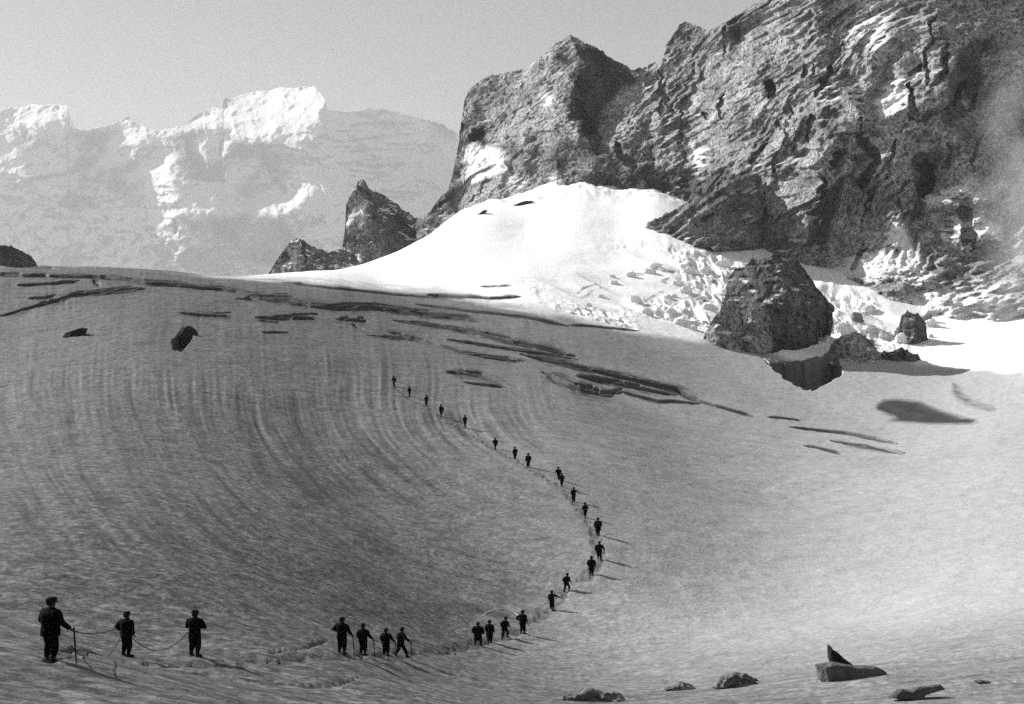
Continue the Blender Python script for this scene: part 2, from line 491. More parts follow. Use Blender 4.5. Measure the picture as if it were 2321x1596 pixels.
# torn glacier edge below the outcrop
def carve_poly(poly, depth, D_lo, D_hi, shade, warpamp=4):
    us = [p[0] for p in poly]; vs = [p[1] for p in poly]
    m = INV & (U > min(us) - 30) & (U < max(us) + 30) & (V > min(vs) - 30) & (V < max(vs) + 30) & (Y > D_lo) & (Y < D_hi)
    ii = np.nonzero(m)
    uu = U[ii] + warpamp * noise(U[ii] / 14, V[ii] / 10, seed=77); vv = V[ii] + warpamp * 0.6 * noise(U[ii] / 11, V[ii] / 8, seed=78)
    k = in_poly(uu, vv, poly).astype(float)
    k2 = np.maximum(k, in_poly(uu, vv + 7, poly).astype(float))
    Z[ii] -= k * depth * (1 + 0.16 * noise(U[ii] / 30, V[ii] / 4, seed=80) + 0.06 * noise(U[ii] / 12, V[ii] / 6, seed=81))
    ice[ii] = np.maximum(ice[ii], shade * k2)  # walls and floor blackened to paint in the pit's shade
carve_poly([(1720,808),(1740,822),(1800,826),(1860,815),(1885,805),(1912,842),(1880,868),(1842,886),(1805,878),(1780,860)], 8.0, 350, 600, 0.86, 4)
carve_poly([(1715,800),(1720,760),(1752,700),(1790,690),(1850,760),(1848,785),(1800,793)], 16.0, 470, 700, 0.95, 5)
# tumbled blocks and streaks in the icefall
m = INV & in_poly(U, V, [(1180,640),(1420,560),(1640,540),(1700,600),(2060,700),(2060,790),(1700,795),(1560,780),(1400,735),(1230,700)]) & (Y > 470) & (Y < 800)
mf = blur(m.astype(float), 7)
blk = ridged(X / 6, Y / 11, oct=3, seed=91, gain=0.6)
stp = np.maximum(0, noise(X / 14 + Y / 30, Y / 20, seed=92) - 0.15)
mixr = sstep(1150, 1650, U)
Z += mf * ((0.6 + 2.2 * mixr) * (blk - 0.5) * sstep(-0.2, 0.5, noise(X / 30, Y / 45, seed=94) + 0.2 * mixr) - (1.2 + 2.0 * mixr) * stp)
Z += 0.5 * fbm(X / 40, Y / 50, oct=4, seed=95) * sstep(480, 560, Y)
Z += 3.2 * fbm(X / 11, Y / 25, oct=4, seed=96) * sstep(735, 800, Y) * sstep(-45, -10, X)
ar = random.Random(12)
for q in range(60):
    u = ar.uniform(1180, 1640); v = ar.uniform(520, 690)
    if v < 690 - (u - 1180) * 0.28 or v > 668 + (u - 1180) * 0.06: continue
    ln_ = ar.uniform(15, 70); th = ar.uniform(2.0, 5.5)
    dust_shade([(u, v), (u + ln_ * 0.5, v - ln_ * 0.16), (u + ln_, v - ln_ * ar.uniform(0.25, 0.45))], th, ar.uniform(0.5, 1.0), 0.6, 0.6)
# trodden path of the line of climbers
FEET = [(110,1500),(285,1487),(440,1487),(772,1482),(820,1484),(874,1487),(908,1487),(1083,1463),(1109,1459),(1143,1449),(1184,1435),
        (1250,1382),(1283,1342),(1340,1305),(1357,1267),(1354,1215),(1325,1174),(1300,1138),(1272,1108),(1197,1060),(1167,1040),(1123,1020),
        (1054,970),(1000,945),(966,920),(927,900),(893,876)]
path = []
for (u, v) in FEET:
    D = first_hit(u, v, base_h); x, y, z = P(u, v, D); path.append((float(x), float(y)))
pd, pp = seg_dist(X[INV.nonzero()] if False else X, Y, path, 1.0)
wob = 0.25 * noise(X / 1.3, Y / 1.3, seed=14)
pk = 1 - sstep(0.25, 0.75, pd + wob)
steps = 0.5 + 0.5 * np.sign(noise(X / 0.45, Y / 0.5, seed=15))
Z -= pk * (0.05 + 0.09 * steps) * sstep(25, 35, Y)
ice = np.maximum(ice, (0.25 + 0.4 * steps) * pk)

# white snow above the glacier's crest; grey firn below, with its shade painted in
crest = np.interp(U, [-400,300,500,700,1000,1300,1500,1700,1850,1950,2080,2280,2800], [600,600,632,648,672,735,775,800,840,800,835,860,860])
fresh_lit = sstep(-8, 26, crest - V + 6 * noise(X / 9, Y / 9, seed=44)) * sstep(380, 430, Y)
fresh_lit = np.maximum(fresh_lit, sstep(500, 560, Y))
fresh_lit = np.maximum(fresh_lit, 0.40 * sstep(600, 2300, U + 120 * noise(X / 25, Y / 40, seed=45)) * (0.25 + 0.75 * sstep(58, 120, Y)))  # paints the slope's brighter lighting towards the right
# run the sheet's rim down into the valley
Zf = Z.copy()
rim = np.maximum(sstep(0.9, 1.6, np.abs(cols))[None, :] * sstep(200, 700, Y), sstep(1250, 1450, Y))
Z = Z * (1 - rim) + rim * (-360)
glacier = link('glacier', grid_mesh('glacier', X, Y, Z, M_SNOW, {'fresh_lit': fresh_lit, 'ice': ice}))
tag(glacier, 'grey firn dome rising to a crevassed crest with bright snowfield beyond', 'glacier', kind='structure')
print('glacier', time.time() - T0)

def ground(x, y): return float(bil(Z, rows, cols, np.array([float(x)]), np.array([float(y)]))[0])
def hit(u, v):
    D = first_hit(u, v, lambda x, y: bil(Z, rows, cols, x, y))
    return None if D is None else tuple(float(q) for q in P(u, v, D))

# ------------------------------------------------------------------ rock walls and mountains
def poisson(gx, gy, lam):
    """surface whose slopes come closest to gx (per column) and gy (per row)"""
    div = np.gradient(gx, axis=1) + np.gradient(gy, axis=0)
    H, W_ = div.shape
    a = np.concatenate([div, div[::-1]], 0); a = np.concatenate([a, a[:, ::-1]], 1)
    f = np.fft.rfft2(a)
    ky = np.fft.fftfreq(2 * H) * 2 * PI; kx = np.fft.rfftfreq(2 * W_) * 2 * PI
    den = (2 - 2 * np.cos(ky))[:, None] + (2 - 2 * np.cos(kx))[None, :] + lam
    return np.fft.irfft2(-f / den, a.shape)[:H, :W_]

def relief(name, u0, u1, v0, v1, step, D0, facets, gullies, skyline, jag, relief_noise, mat, bottom, lam_len=110, wamp=10, snowf=None, back=60, gain=1.0, darkf=None):
    us = np.arange(u0, u1, step); vs = np.arange(v0, v1, step)
    UU, VV = np.meshgrid(us, vs)
    D = D0(UU, VV)
    Dm = float(D.mean()); h = step / F * Dm
    slot = np.zeros_like(D); gx = np.zeros_like(D); gz = np.zeros_like(D)
    Uw = UU + wamp * noise(UU / 45, VV / 45, seed=101) + wamp * 0.5 * noise(UU / 14, VV / 14, seed=102)
    Vw = VV + wamp * noise(UU / 45, VV / 45, seed=103) + wamp * 0.5 * noise(UU / 14, VV / 14, seed=104)
    for poly, ax, az, soft in facets:
        mk = blur(in_poly(Uw, Vw, poly).astype(float), soft)
        gx += mk * ax * gain; gz += mk * az * gain
    for pts, th, ax, az in gullies:
        d, par = seg_dist(Uw, Vw, pts, th / 2)
        mk = 1 - sstep(0.75, 1.2, d)
        gx += mk * ax * 0.4; gz += mk * az * 0.4; slot += mk * th * 2.0
    E = poisson(gx * h, -gz * h, (1.0 / lam_len) ** 2)
    D = D + E + slot / F * Dm
    xx, yy, zz = P(UU, VV, D)
    D = D + relief_noise(xx, yy, zz, UU, VV)
    # rows run from the skyline down
    vt = np.interp(us, [p[0] for p in skyline], [p[1] for p in skyline])
    vt = vt + jag * (noise(us / 13, us * 0, seed=7) + 0.7 * noise(us / 5, us * 0 + 3, seed=8) + 0.4 * noise(us / 2.2, us * 0 + 5, seed=9))
    vb = np.interp(us, [p[0] for p in bottom], [p[1] for p in bottom])
    nr = int((max(vb) - min(vt)) / step)
    t = np.linspace(0, 1, nr)
    VG = vt[None, :] + t[:, None] * np.maximum(vb - vt, 4)[None, :]
    UG = np.repeat(us[None, :], nr, 0)
    UG = UG + 1.6 * jag * (noise(VG / 16, UG / 60, seed=17) + 0.6 * noise(VG / 6, UG / 40, seed=18)) * sstep(0, 0.06, t)[:, None]
    fi = np.clip((VG - v0) / step, 0, len(vs) - 1.001); i0 = fi.astype(int); f = fi - i0
    J = np.arange(len(us))[None, :]
    DG = D[i0, J] * (1 - f) + D[np.minimum(i0 + 1, len(vs) - 1), J] * f
    x, y, z = P(UG, VG, DG)
    # back side of the ridge: falls away behind the skyline
    bx, by, bz = [], [], []
    nb = 7
    for k in range(nb, 0, -1):
        q = (k / nb) ** 1.5 * back
        bx.append(x[0] + q * 0.15 + 0.12 * q * noise(us / 30, us * 0 + k, seed=31)); by.append(y[0] + q); bz.append(z[0] - q * 0.75 - 0.1 * q * noise(us / 20, us * 0 + k, seed=32))
    x = np.concatenate([np.array(bx), x]); y = np.concatenate([np.array(by), y]); z = np.concatenate([np.array(bz), z])
    UG = np.concatenate([np.repeat(us[None, :], nb, 0), UG]); VG = np.concatenate([np.repeat(vt[None, :], nb, 0), VG])
    p = np.stack([x, y, z], -1)
    du = np.gradient(p, axis=1); dv = np.gradient(p, axis=0)
    nn = np.cross(dv, du); nn /= np.linalg.norm(nn, axis=-1, keepdims=True) + 1e-9
    snow = snowf(nn, x, y, z, UG, VG) if snowf is not None else np.zeros_like(x)
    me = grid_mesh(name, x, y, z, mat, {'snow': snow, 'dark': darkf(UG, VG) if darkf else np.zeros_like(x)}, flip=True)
    o = link(name, me)
    return o

# --- the big rock wall on the right
def D_wall(U, V):
    b = np.interp(U, [900,1040,1260,1480,1560,1650,1850,2100,2300,2800], [885,868,800,778,745,690,618,596,588,556])
    lean = np.interp(U, [1000,1300,1500,2300], [0.75,0.7,0.55,0.5])
    vb = np.interp(U, [1000,1050,1260,1500,1650,1850,2300], [500,470,420,430,600,690,720])
    return b + lean * (vb - V) * b / F
FAC_WALL = [
 # facets that turn away from the sun (positive x) or lie towards it
 ([(1290,80),(1330,100),(1440,160),(1440,190),(1400,215),(1360,240),(1330,330),(1290,270),(1290,200),(1310,150)], 2.6, -0.3, 4),
 ([(1042,170),(1440,140),(1440,440),(1042,440)], -0.55, 0.3, 8),
 ([(1650,0),(2300,-100),(2300,700),(1850,690),(1650,560)], -0.5, 0.3, 10),
 ([(1200,90),(1290,80),(1310,150),(1280,210),(1180,190)], -0.9, 0.9, 5),
 ([(1050,200),(1180,160),(1290,220),(1300,300),(1060,290)], -0.3, 0.2, 6),
 ([(1060,270),(1105,280),(1100,320),(1075,330)], 1.8, -0.4, 3),
 ([(1060,320),(1130,330),(1130,400),(1060,400)], -1.0, 1.3, 4),
 ([(1130,340),(1260,320),(1420,330),(1480,380),(1300,400),(1150,400)], 0.9, -0.5, 6),
 ([(1520,50),(1580,50),(1600,120),(1570,170),(1510,130)], 1.2, -0.4, 4),
 ([(1640,40),(1690,40),(1680,120),(1655,150)], 1.6, -0.3, 4),
 ([(1470,490),(1560,455),(1700,400),(1720,470),(1660,560),(1580,555),(1470,545)], 1.1, -1.2, 5),
 ([(1300,395),(1480,375),(1540,420),(1480,430),(1330,425)], 0.9, -1.2, 4),
 ([(1540,390),(1620,370),(1690,410),(1600,450),(1520,440)], 0.8, -1.0, 4),
 ([(1660,600),(1740,590),(1820,610),(1860,670),(1830,700),(1700,680),(1650,650)], 1.7, -2.0, 4),
 ([(1700,480),(1760,430),(1900,400),(1850,480),(1820,560),(1700,590)], 0.5, -0.2, 6),
 ([(1840,480),(1900,400),(1930,350),(1960,380),(1900,470),(1880,540),(1830,560)], 2.4, -0.6, 3),
 ([(1880,560),(1990,460),(2080,500),(2060,640),(1880,680)], -0.9, 0.7, 6),
 ([(2180,100),(2240,80),(2230,200),(2160,280),(2130,270)], 2.2, -0.5, 5),
 ([(1960,240),(2060,170),(2110,130),(2130,190),(2040,290)], -0.7, 0.4, 6),
 ([(2060,340),(2130,330),(2110,420),(2060,560),(2040,520)], 1.9, -0.4, 5),
 ([(2010,330),(2060,320),(2030,420),(1990,480)], 1.2, -0.4, 4),
 ([(2130,300),(2290,260),(2290,420),(2130,420)], 0.5, 0.1, 8),
 ([(1430,160),(1500,150),(1500,300),(1440,330)], 0.5, -0.2, 5),
 ([(1840,610),(2000,590),(2320,570),(2320,800),(1840,760)], -1.0, 1.5, 6),
 ([(1780,200),(1930,200),(1930,330),(1760,340)], -0.3, 0.2, 8),
 ([(1900,20),(2030,20),(2010,110),(1930,150)], -0.9, 0.6, 5),
 ([(1690,30),(1880,30),(1900,130),(1720,150)], 0.5, -0.1, 8),
]
GUL_WALL = [
 ([(1748,180),(1742,225)], 20, 2.6, -0.5), ([(1770,270),(1782,325),(1765,385)], 16, 2.4, -0.5), ([(1505,190),(1520,260)], 12, 2.2, -0.3),
 ([(1635,220),(1625,270)], 12, 2.2, -0.4), ([(1588,255),(1598,275)], 12, 2.0, -0.4), ([(1536,250),(1546,370)], 7, 2.0, -0.2),
 ([(1310,220),(1345,340)], 22, 1.6, -0.4), ([(1400,330),(1430,380)], 16, 1.6, -0.4), ([(1830,150),(1826,180)], 12, 2.0, -0.3),
 ([(1945,310),(1985,360),(1955,430)], 24, 2.2, -0.5), ([(2035,310),(2000,400),(1960,470)], 14, 1.9, -0.4), ([(2080,280),(2130,250),(2190,180)], 20, 2.0, -0.4),
 ([(2100,360),(2085,440)], 34, 2.2, -0.4), ([(1960,560),(1930,620)], 14, 1.9, -0.4), ([(1640,130),(1650,60)], 10, 1.8, -0.3),
 ([(1080,300),(1090,320)], 34, 1.8, -0.5), ([(1000,470),(1050,420),(1120,378)], 10, 0.6, -1.6), ([(1060,450),(1110,410)], 6, 0.6, -1.5),
 ([(1130,470),(1200,455)], 6, 0.8, -1.5), ([(1700,560),(1800,470),(1880,430)], 10, 0.9, -0.6), ([(2180,470),(2200,560)], 24, 1.3, -0.2),
 ([(1860,670),(1960,705)], 22, 0.8, -1.8), ([(2065,700),(2068,770)], 30, 0.9, -1.0),
]
fr = random.Random(21)
for q in range(26):      # joints and clefts that cross the beds steeply
    u = fr.uniform(1440, 2240); v = fr.uniform(40, 560)
    if v > 330 + (u - 1440) * 0.35: continue
    ln_ = fr.uniform(30, 110); a = math.radians(fr.uniform(55, 95))
    p1 = (u - ln_ * 0.5 * math.cos(a), v + ln_ * 0.5 * math.sin(a)); p2 = (u + ln_ * 0.5 * math.cos(a), v - ln_ * 0.5 * math.sin(a))
    GUL_WALL.append(([p1, (u + fr.uniform(-8, 8), v), p2], fr.uniform(6, 15), 2.4, -0.4))
def rn_wall(x, y, z, U, V):
    big = 13 * ridged(x / 80, z / 110, y / 150, oct=3, seed=201)
    ca, sa = math.cos(math.radians(33)), math.sin(math.radians(33))
    wx_ = x + 7 * noise(x / 30, z / 30, seed=210) + 26 * noise(x / 110, z / 110, seed=220); wz_ = z + 7 * noise(x / 30, z / 30, seed=211) + 26 * noise(x / 110, z / 110, seed=221)
    vary = 0.35 + 1.1 * sstep(-0.5, 0.5, noise(x / 38, z / 50, seed=222))
    al = wx_ * ca + wz_ * sa; pe = -wx_ * sa + wz_ * ca
    strat = 0.25 + 0.75 * sstep(1380, 1560, U)
    s1 = 3.4 * noise(al / 26, pe / 7.0, y / 80, seed=202) + 2.4 * noise(al / 10, pe / 3.1, y / 60, seed=203) + 1.3 * noise(al / 4.6, pe / 1.5, seed=204) + 0.6 * noise(al / 2.4, pe / 0.9, seed=214)
    s2 = 3.0 * noise(x / 9, z / 17, y / 60, seed=205) + 1.8 * noise(x / 4.2, z / 6, seed=206) + 0.7 * noise(x / 2, z / 2.6, seed=216)
    fine = 3.0 * ridged(x / 15, z / 15, y / 30, oct=3, seed=207, gain=0.5) + 1.7 * fbm(x / 4.2, z / 3.6, oct=4, seed=208, gain=0.55)
    gull = 8.0 * ridged((x * 0.92 + z * 0.30) / 26, z / 120, seed=209, oct=2)
    return -(big + 0.85 * strat * vary * s1 + (1 - strat) * s2 + (0.45 + 0.55 * strat) * s1 * 0.3 + fine + gull) + 26
SNOW_WALL = [
 ([(1050,320),(1110,325),(1140,345),(1150,385),(1070,420),(1040,390)], 1.0), ([(1130,400),(1250,390),(1290,420),(1150,450)], 0.3),
 ([(1220,215),(1255,215),(1255,235),(1220,238)], 0.9), ([(1400,218),(1412,218),(1410,228),(1400,228)], 1.0),
 ([(1880,560),(2000,470),(2060,520),(2100,620),(2300,640),(2300,800),(1850,800),(1850,690)], 0.5), ([(1850,690),(2300,640),(2300,900),(1850,900)], 0.62),
 ([(1560,330),(1640,310),(1680,370),(1580,400)], 0.35), ([(1990,160),(2080,150),(2060,260),(1980,270)], 0.3), ([(1900,30),(2020,30),(2000,120),(1940,140)], 0.4),
 ([(1660,600),(1600,560),(1500,620),(1560,700),(1660,680)], 1.0), ([(1200,90),(1290,85),(1280,170),(1210,170)], 0.25), ([(2100,420),(2300,400),(2300,640),(2100,600)], 0.25),
]
def snow_wall(nn, x, y, z, U, V):
    q = fbm(x / 14, z / 14, oct=4, seed=301)
    s = 0.9 * sstep(0.86, 1.0, nn[..., 2] + 0.35 * q)
    wu = U + 10 * noise(U / 30, V / 30, seed=302); wv = V + 10 * noise(U / 30, V / 30, seed=303)
    for poly, a in SNOW_WALL:
        mk = blur(in_poly(wu, wv, poly).astype(float), 5)
        s = np.maximum(s, mk * sstep(1.0 - 1.25 * a, 1.3 - 1.25 * a, 0.5 + 0.9 * q + 0.3 * nn[..., 2]))
    return s
DARK_WALL = [  # dark rock bands, plus shade painted on turned-away facets and gullies
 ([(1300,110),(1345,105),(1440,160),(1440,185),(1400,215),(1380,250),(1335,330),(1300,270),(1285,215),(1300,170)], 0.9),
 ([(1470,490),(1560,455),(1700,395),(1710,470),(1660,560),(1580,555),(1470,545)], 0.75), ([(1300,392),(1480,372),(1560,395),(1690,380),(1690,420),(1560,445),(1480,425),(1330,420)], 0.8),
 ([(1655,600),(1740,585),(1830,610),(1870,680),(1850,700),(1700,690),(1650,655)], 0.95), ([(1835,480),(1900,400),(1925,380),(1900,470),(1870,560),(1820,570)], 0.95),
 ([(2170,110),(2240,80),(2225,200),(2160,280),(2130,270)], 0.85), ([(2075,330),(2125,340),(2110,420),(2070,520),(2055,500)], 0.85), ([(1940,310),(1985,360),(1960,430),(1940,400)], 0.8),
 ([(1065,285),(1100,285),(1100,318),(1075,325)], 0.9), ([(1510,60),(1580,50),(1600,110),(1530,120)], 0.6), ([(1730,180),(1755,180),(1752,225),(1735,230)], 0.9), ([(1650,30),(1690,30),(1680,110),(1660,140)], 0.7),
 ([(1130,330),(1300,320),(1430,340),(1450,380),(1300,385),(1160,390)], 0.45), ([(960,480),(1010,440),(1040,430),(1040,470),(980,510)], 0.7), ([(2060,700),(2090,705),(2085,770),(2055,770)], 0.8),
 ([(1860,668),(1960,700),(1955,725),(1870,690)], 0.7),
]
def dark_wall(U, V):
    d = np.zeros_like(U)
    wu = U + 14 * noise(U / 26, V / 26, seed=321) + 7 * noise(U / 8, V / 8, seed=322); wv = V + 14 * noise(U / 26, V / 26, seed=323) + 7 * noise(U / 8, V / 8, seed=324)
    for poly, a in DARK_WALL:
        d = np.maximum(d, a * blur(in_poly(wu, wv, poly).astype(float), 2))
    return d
SKY_WALL = [(940,505),(975,480),(1000,446),(1016,428),(1024,404),(1030,372),(1034,352),(1039,326),(1042,306),(1045,276),(1049,258),(1051,232),(1058,216),(1064,203),(1080,190),(1110,172),(1190,158),(1225,130),
            (1262,95),(1295,79),(1330,100),(1385,130),(1436,160),(1480,145),(1500,135),(1512,95),(1540,55),(1560,48),(1600,68),(1625,60),(1665,38),
            (1690,20),(1760,-25),(1850,-70),(1960,-95),(2080,-120),(2250,-140),(2500,-170),(2760,-190)]
BOT_WALL = [(940,560),(1040,560),(1300,520),(1500,560),(1650,760),(1850,860),(2300,880),(2800,900)]
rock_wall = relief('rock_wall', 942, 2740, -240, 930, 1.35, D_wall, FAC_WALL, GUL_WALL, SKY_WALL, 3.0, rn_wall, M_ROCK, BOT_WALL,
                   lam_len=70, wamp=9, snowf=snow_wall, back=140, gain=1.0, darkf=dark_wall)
tag(rock_wall, 'towering craggy rock wall with snow streaked ledges above the snowfield', 'rock face', kind='structure')
print('wall', time.time() - T0)

# --- dark banded spur at the foot of the wall
def rn_spur(x, y, z, U, V):
    ca, sa = math.cos(math.radians(38)), math.sin(math.radians(38))
    al = x * ca + z * sa; pe = -x * sa + z * ca
    return -(4.2 * noise(al / 18, pe / 4, seed=231) + 3.2 * noise(al / 8, pe / 1.8, seed=232) + 2.2 * fbm(x / 5, z / 4, oct=4, seed=233, gain=0.7) + 5 * ridged(x / 30, z / 30, seed=234, oct=2)) + 4
def snow_spur(nn, x, y, z, U, V):
    return 0.9 * sstep(0.9, 1.1, nn[..., 2] + 0.6 * fbm(x / 9, z / 5, oct=3, seed=235))
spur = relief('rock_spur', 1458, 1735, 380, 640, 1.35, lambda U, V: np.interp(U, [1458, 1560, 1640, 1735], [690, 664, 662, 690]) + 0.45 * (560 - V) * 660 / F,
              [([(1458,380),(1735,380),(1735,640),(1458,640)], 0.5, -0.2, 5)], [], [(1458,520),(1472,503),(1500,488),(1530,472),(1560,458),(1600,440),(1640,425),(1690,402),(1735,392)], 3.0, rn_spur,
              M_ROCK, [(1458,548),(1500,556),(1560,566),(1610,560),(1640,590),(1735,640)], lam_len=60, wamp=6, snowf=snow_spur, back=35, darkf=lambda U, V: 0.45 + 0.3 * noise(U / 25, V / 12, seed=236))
tag(spur, 'dark banded rock spur cutting into the right side of the bright snowfield', 'rock face', kind='structure')
# --- small rock peaks in the gap
def rn_peak(x, y, z, U, V):
    return -(9 * ridged(x / 45, z / 45, y / 60, oct=3, seed=401) + 5 * ridged((x + z * 0.6) / 14, z / 30, oct=2, seed=402) + 3.0 * noise(x / 6, z / 11, seed=403)
             + 2.0 * fbm(x / 3.5, z / 3.5, oct=3, seed=404, gain=0.7)) + 10
def snow_peak(nn, x, y, z, U, V):
    q = fbm(x / 10, z / 12, oct=4, seed=411)
    return np.maximum(sstep(0.6, 0.8, nn[..., 2] + 0.4 * q), sstep(0.35, 0.6, q) * 0.8)
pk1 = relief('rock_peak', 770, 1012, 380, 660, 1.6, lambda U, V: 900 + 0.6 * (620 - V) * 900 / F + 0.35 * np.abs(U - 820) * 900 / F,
             [([(820,405),(850,430),(970,520),(960,560),(900,560),(860,500),(840,470)], 1.8, -0.3, 3), ([(780,440),(820,405),(840,470),(830,590),(780,590)], -0.6, 0.3, 4)],
             [([(815,420),(840,460),(850,500)], 14, 1.8, -0.3), ([(900,500),(940,540)], 18, 1.6, -0.4)],
             [(770,600),(782,520),(784,465),(800,428),(812,408),(824,404),(836,428),(860,438),(900,465),(930,487),(962,505),(985,512),(1012,540)],
             2.4, rn_peak, M_ROCK, [(760,660),(1012,640)], lam_len=60, wamp=5, snowf=snow_peak, back=70, darkf=lambda U, V: 0.35 + 0.5 * sstep(-15, 25, U - 820 - 0.25 * (V - 410)))  # right flank darkened: its shade is painted in
tag(pk1, 'pointed rock peak in the gap left of the rock wall', 'rock peak', kind='structure')
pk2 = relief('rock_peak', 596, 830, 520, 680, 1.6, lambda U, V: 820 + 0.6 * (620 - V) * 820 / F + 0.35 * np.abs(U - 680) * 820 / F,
             [([(670,540),(700,555),(790,575),(800,600),(740,615),(690,615),(680,580)], 2.0, -0.4, 3)],
             [([(680,545),(690,600)], 12, 1.6, -0.3)],
             [(596,632),(612,612),(640,572),(658,545),(672,538),(692,547),(720,565),(745,572),(775,565),(800,575),(830,610)],
             2.2, rn_peak, M_ROCK, [(590,690),(830,660)], lam_len=60, wamp=5, snowf=snow_peak, back=60, darkf=lambda U, V: 0.4 + 0.5 * sstep(-10, 20, U - 680))  # darker right half paints in the side away from the sun
tag(pk2, 'low dark rock peak standing just behind the bright snow saddle', 'rock peak', kind='structure')
pk3 = relief('rock_peak', -120, 92, 540, 680, 1.8, lambda U, V: 640 + 0.6 * (600 - V) * 640 / F, 
             [([(-120,540),(92,540),(92,640),(-120,640)], 1.6, -1.0, 3)], [],
             [(-120,545),(0,556),(28,560),(50,568),(72,584),(92,612)], 2.0, rn_peak, M_DARKROCK, [(-120,690),(92,670)], lam_len=60, wamp=5, back=50)
tag(pk3, 'small black rock hump behind the glacier crest at the left', 'rock peak', kind='structure')

# --- the great snow mountain far away
DM = 11000.0
def D_far(U, V):
    return DM + 0.95 * (640 - V) * DM / F + 900 * sstep(740, 1000, U)
LIT = (-1.25, 1.5)
SHD = (0.9, -0.25)
FAC_FAR = [
 ([(415,287),(455,256),(505,245),(510,225),(560,214),(640,199),(715,197),(736,228),(728,262),(720,300),(690,275),(650,262),(700,345),(600,315),(530,295),(470,293)], *LIT, 2),
 ([(25,245),(90,237),(152,240),(152,300),(120,280),(60,275),(25,262)], -1.0, 1.2, 3),
 ([(0,280),(120,285),(150,310),(250,330),(340,420),(240,520),(0,480)], 0.5, -0.2, 10),
 ([(255,280),(290,268),(322,300),(305,350),(290,330),(262,300)], -1.1, 1.3, 2),
 ([(318,375),(400,345),(420,350),(385,385),(395,450),(380,465),(350,430),(360,390)], -1.3, 1.5, 2),
 ([(495,312),(522,312),(522,345),(508,350)], *LIT, 1), ([(560,345),(590,365),(640,380),(655,430),(640,425),(610,375),(560,360)], *LIT, 2),
 ([(545,465),(600,440),(690,432),(690,470),(660,480),(690,520),(745,510),(748,535),(700,535),(650,490),(580,495)], *LIT, 2),
 ([(390,300),(480,295),(560,320),(660,350),(660,400),(560,460),(430,430),(400,380)], *SHD, 8),
 ([(410,490),(620,480),(660,540),(620,625),(410,620)], 0.9, -0.9, 4),
 ([(660,340),(740,260),(900,300),(900,520),(780,520),(700,430)], 0.6, 0.1, 10),
 ([(30,500),(250,520),(400,610),(100,600)], 0.7, -0.5, 12),
]
GUL_FAR = [([(410,285),(440,265),(460,252)], 12, 1.5, -2.5), ([(508,226),(512,245)], 10, 1.6, -2.0), ([(66,405),(130,398),(185,392)], 7, 0.6, -2.5),
           ([(238,490),(245,505)], 6, 2.0, -1.0), ([(498,320),(500,350)], 5, 2.0, -0.5), ([(580,330),(690,345)], 5, 0.8, -2.0), ([(960,265),(1030,305)], 10, 1.0, -2.2),
           ([(395,500),(400,530)], 8, 1.5, -0.5), ([(185,400),(230,420)], 4, 0.6, -2.0), ([(620,400),(650,440)], 8, 1.2, -0.5)]
def rn_far(x, y, z, U, V):
    k = DM / 6200.0; x = x / k; y = y / k; z = z / k
    a = 70 * ridged(x / 620, z / 520, y / 900, oct=4, seed=501)
    b = 30 * fbm(x / 120, z / 150, y / 300, oct=5, seed=502, gain=0.68) + 22 * ridged((x + 0.4 * z) / 90, z / 220, oct=3, seed=505)
    low = sstep(430, 560, V)
    c = low * (40 * ridged((x + 0.3 * z) / 130, z / 300, oct=3, seed=503) + 16 * noise(x / 45, z / 60, seed=504))
    return (72 - (a + b + c)) * k
FAR_ROCK_SHADE = [([(390,300),(480,298),(560,322),(650,352),(660,400),(560,460),(430,430),(400,380)], 0.62), ([(25,300),(250,335),(330,420),(320,490),(25,480)], 0.5), ([(160,300),(250,295),(340,340),(300,400),(160,380)], 0.45),  # far rock bands, plus snow in shade painted over as rock
               ([(410,490),(640,485),(680,545),(620,640),(405,640)], 0.58), ([(410,285),(462,250),(464,258),(425,292)], 1.0), ([(506,224),(530,216),(520,244),(507,248)], 0.9),
               ([(955,262),(985,268),(1036,302),(1030,318),(985,295)], 0.9), ([(0,500),(120,520),(260,540),(420,620),(0,620)], 0.5), ([(60,400),(190,388),(190,396),(66,410)], 0.9)]
def snow_far(nn, x, y, z, U, V):
    q = fbm(x / 260, z / 260, oct=5, seed=511, gain=0.6)
    r = sstep(0.40, 0.25, nn[..., 2] + 0.3 * q) * 0.8
    wu = U + 6 * noise(U / 20, V / 20, seed=512); wv = V + 6 * noise(U / 20, V / 20, seed=513)
    for poly, a in FAR_ROCK_SHADE:
        mk = blur(in_poly(wu, wv, poly).astype(float), 3)
        r = np.maximum(r, mk * sstep(0.9 - a, 1.3 - a, 0.5 + 0.8 * q))
    return 1 - r
SKY_FAR = [(-260,300),(-60,262),(25,246),(90,237),(152,241),(158,290),(200,296),(252,284),(290,267),(318,285),(350,296),(390,292),(415,284),(440,266),(462,252),(504,243),
           (508,224),(560,214),(640,199),(712,196),(734,222),(742,250),(790,256),(835,246),(870,250),(905,256),(960,270),(1010,286),(1060,320),(1150,360),(1300,380)]
far = relief('snow_mountain', -250, 1290, 170, 760, 2.2, D_far, FAC_FAR, GUL_FAR, SKY_FAR, 2.2, rn_far, M_FAR, [(-260,755),(1300,755)], lam_len=70, wamp=5, snowf=snow_far, back=1500, gain=1.35)
tag(far, 'distant glaciated mountain with sunlit snow summit in the haze', 'mountain', kind='structure')
print('far', time.time() - T0)

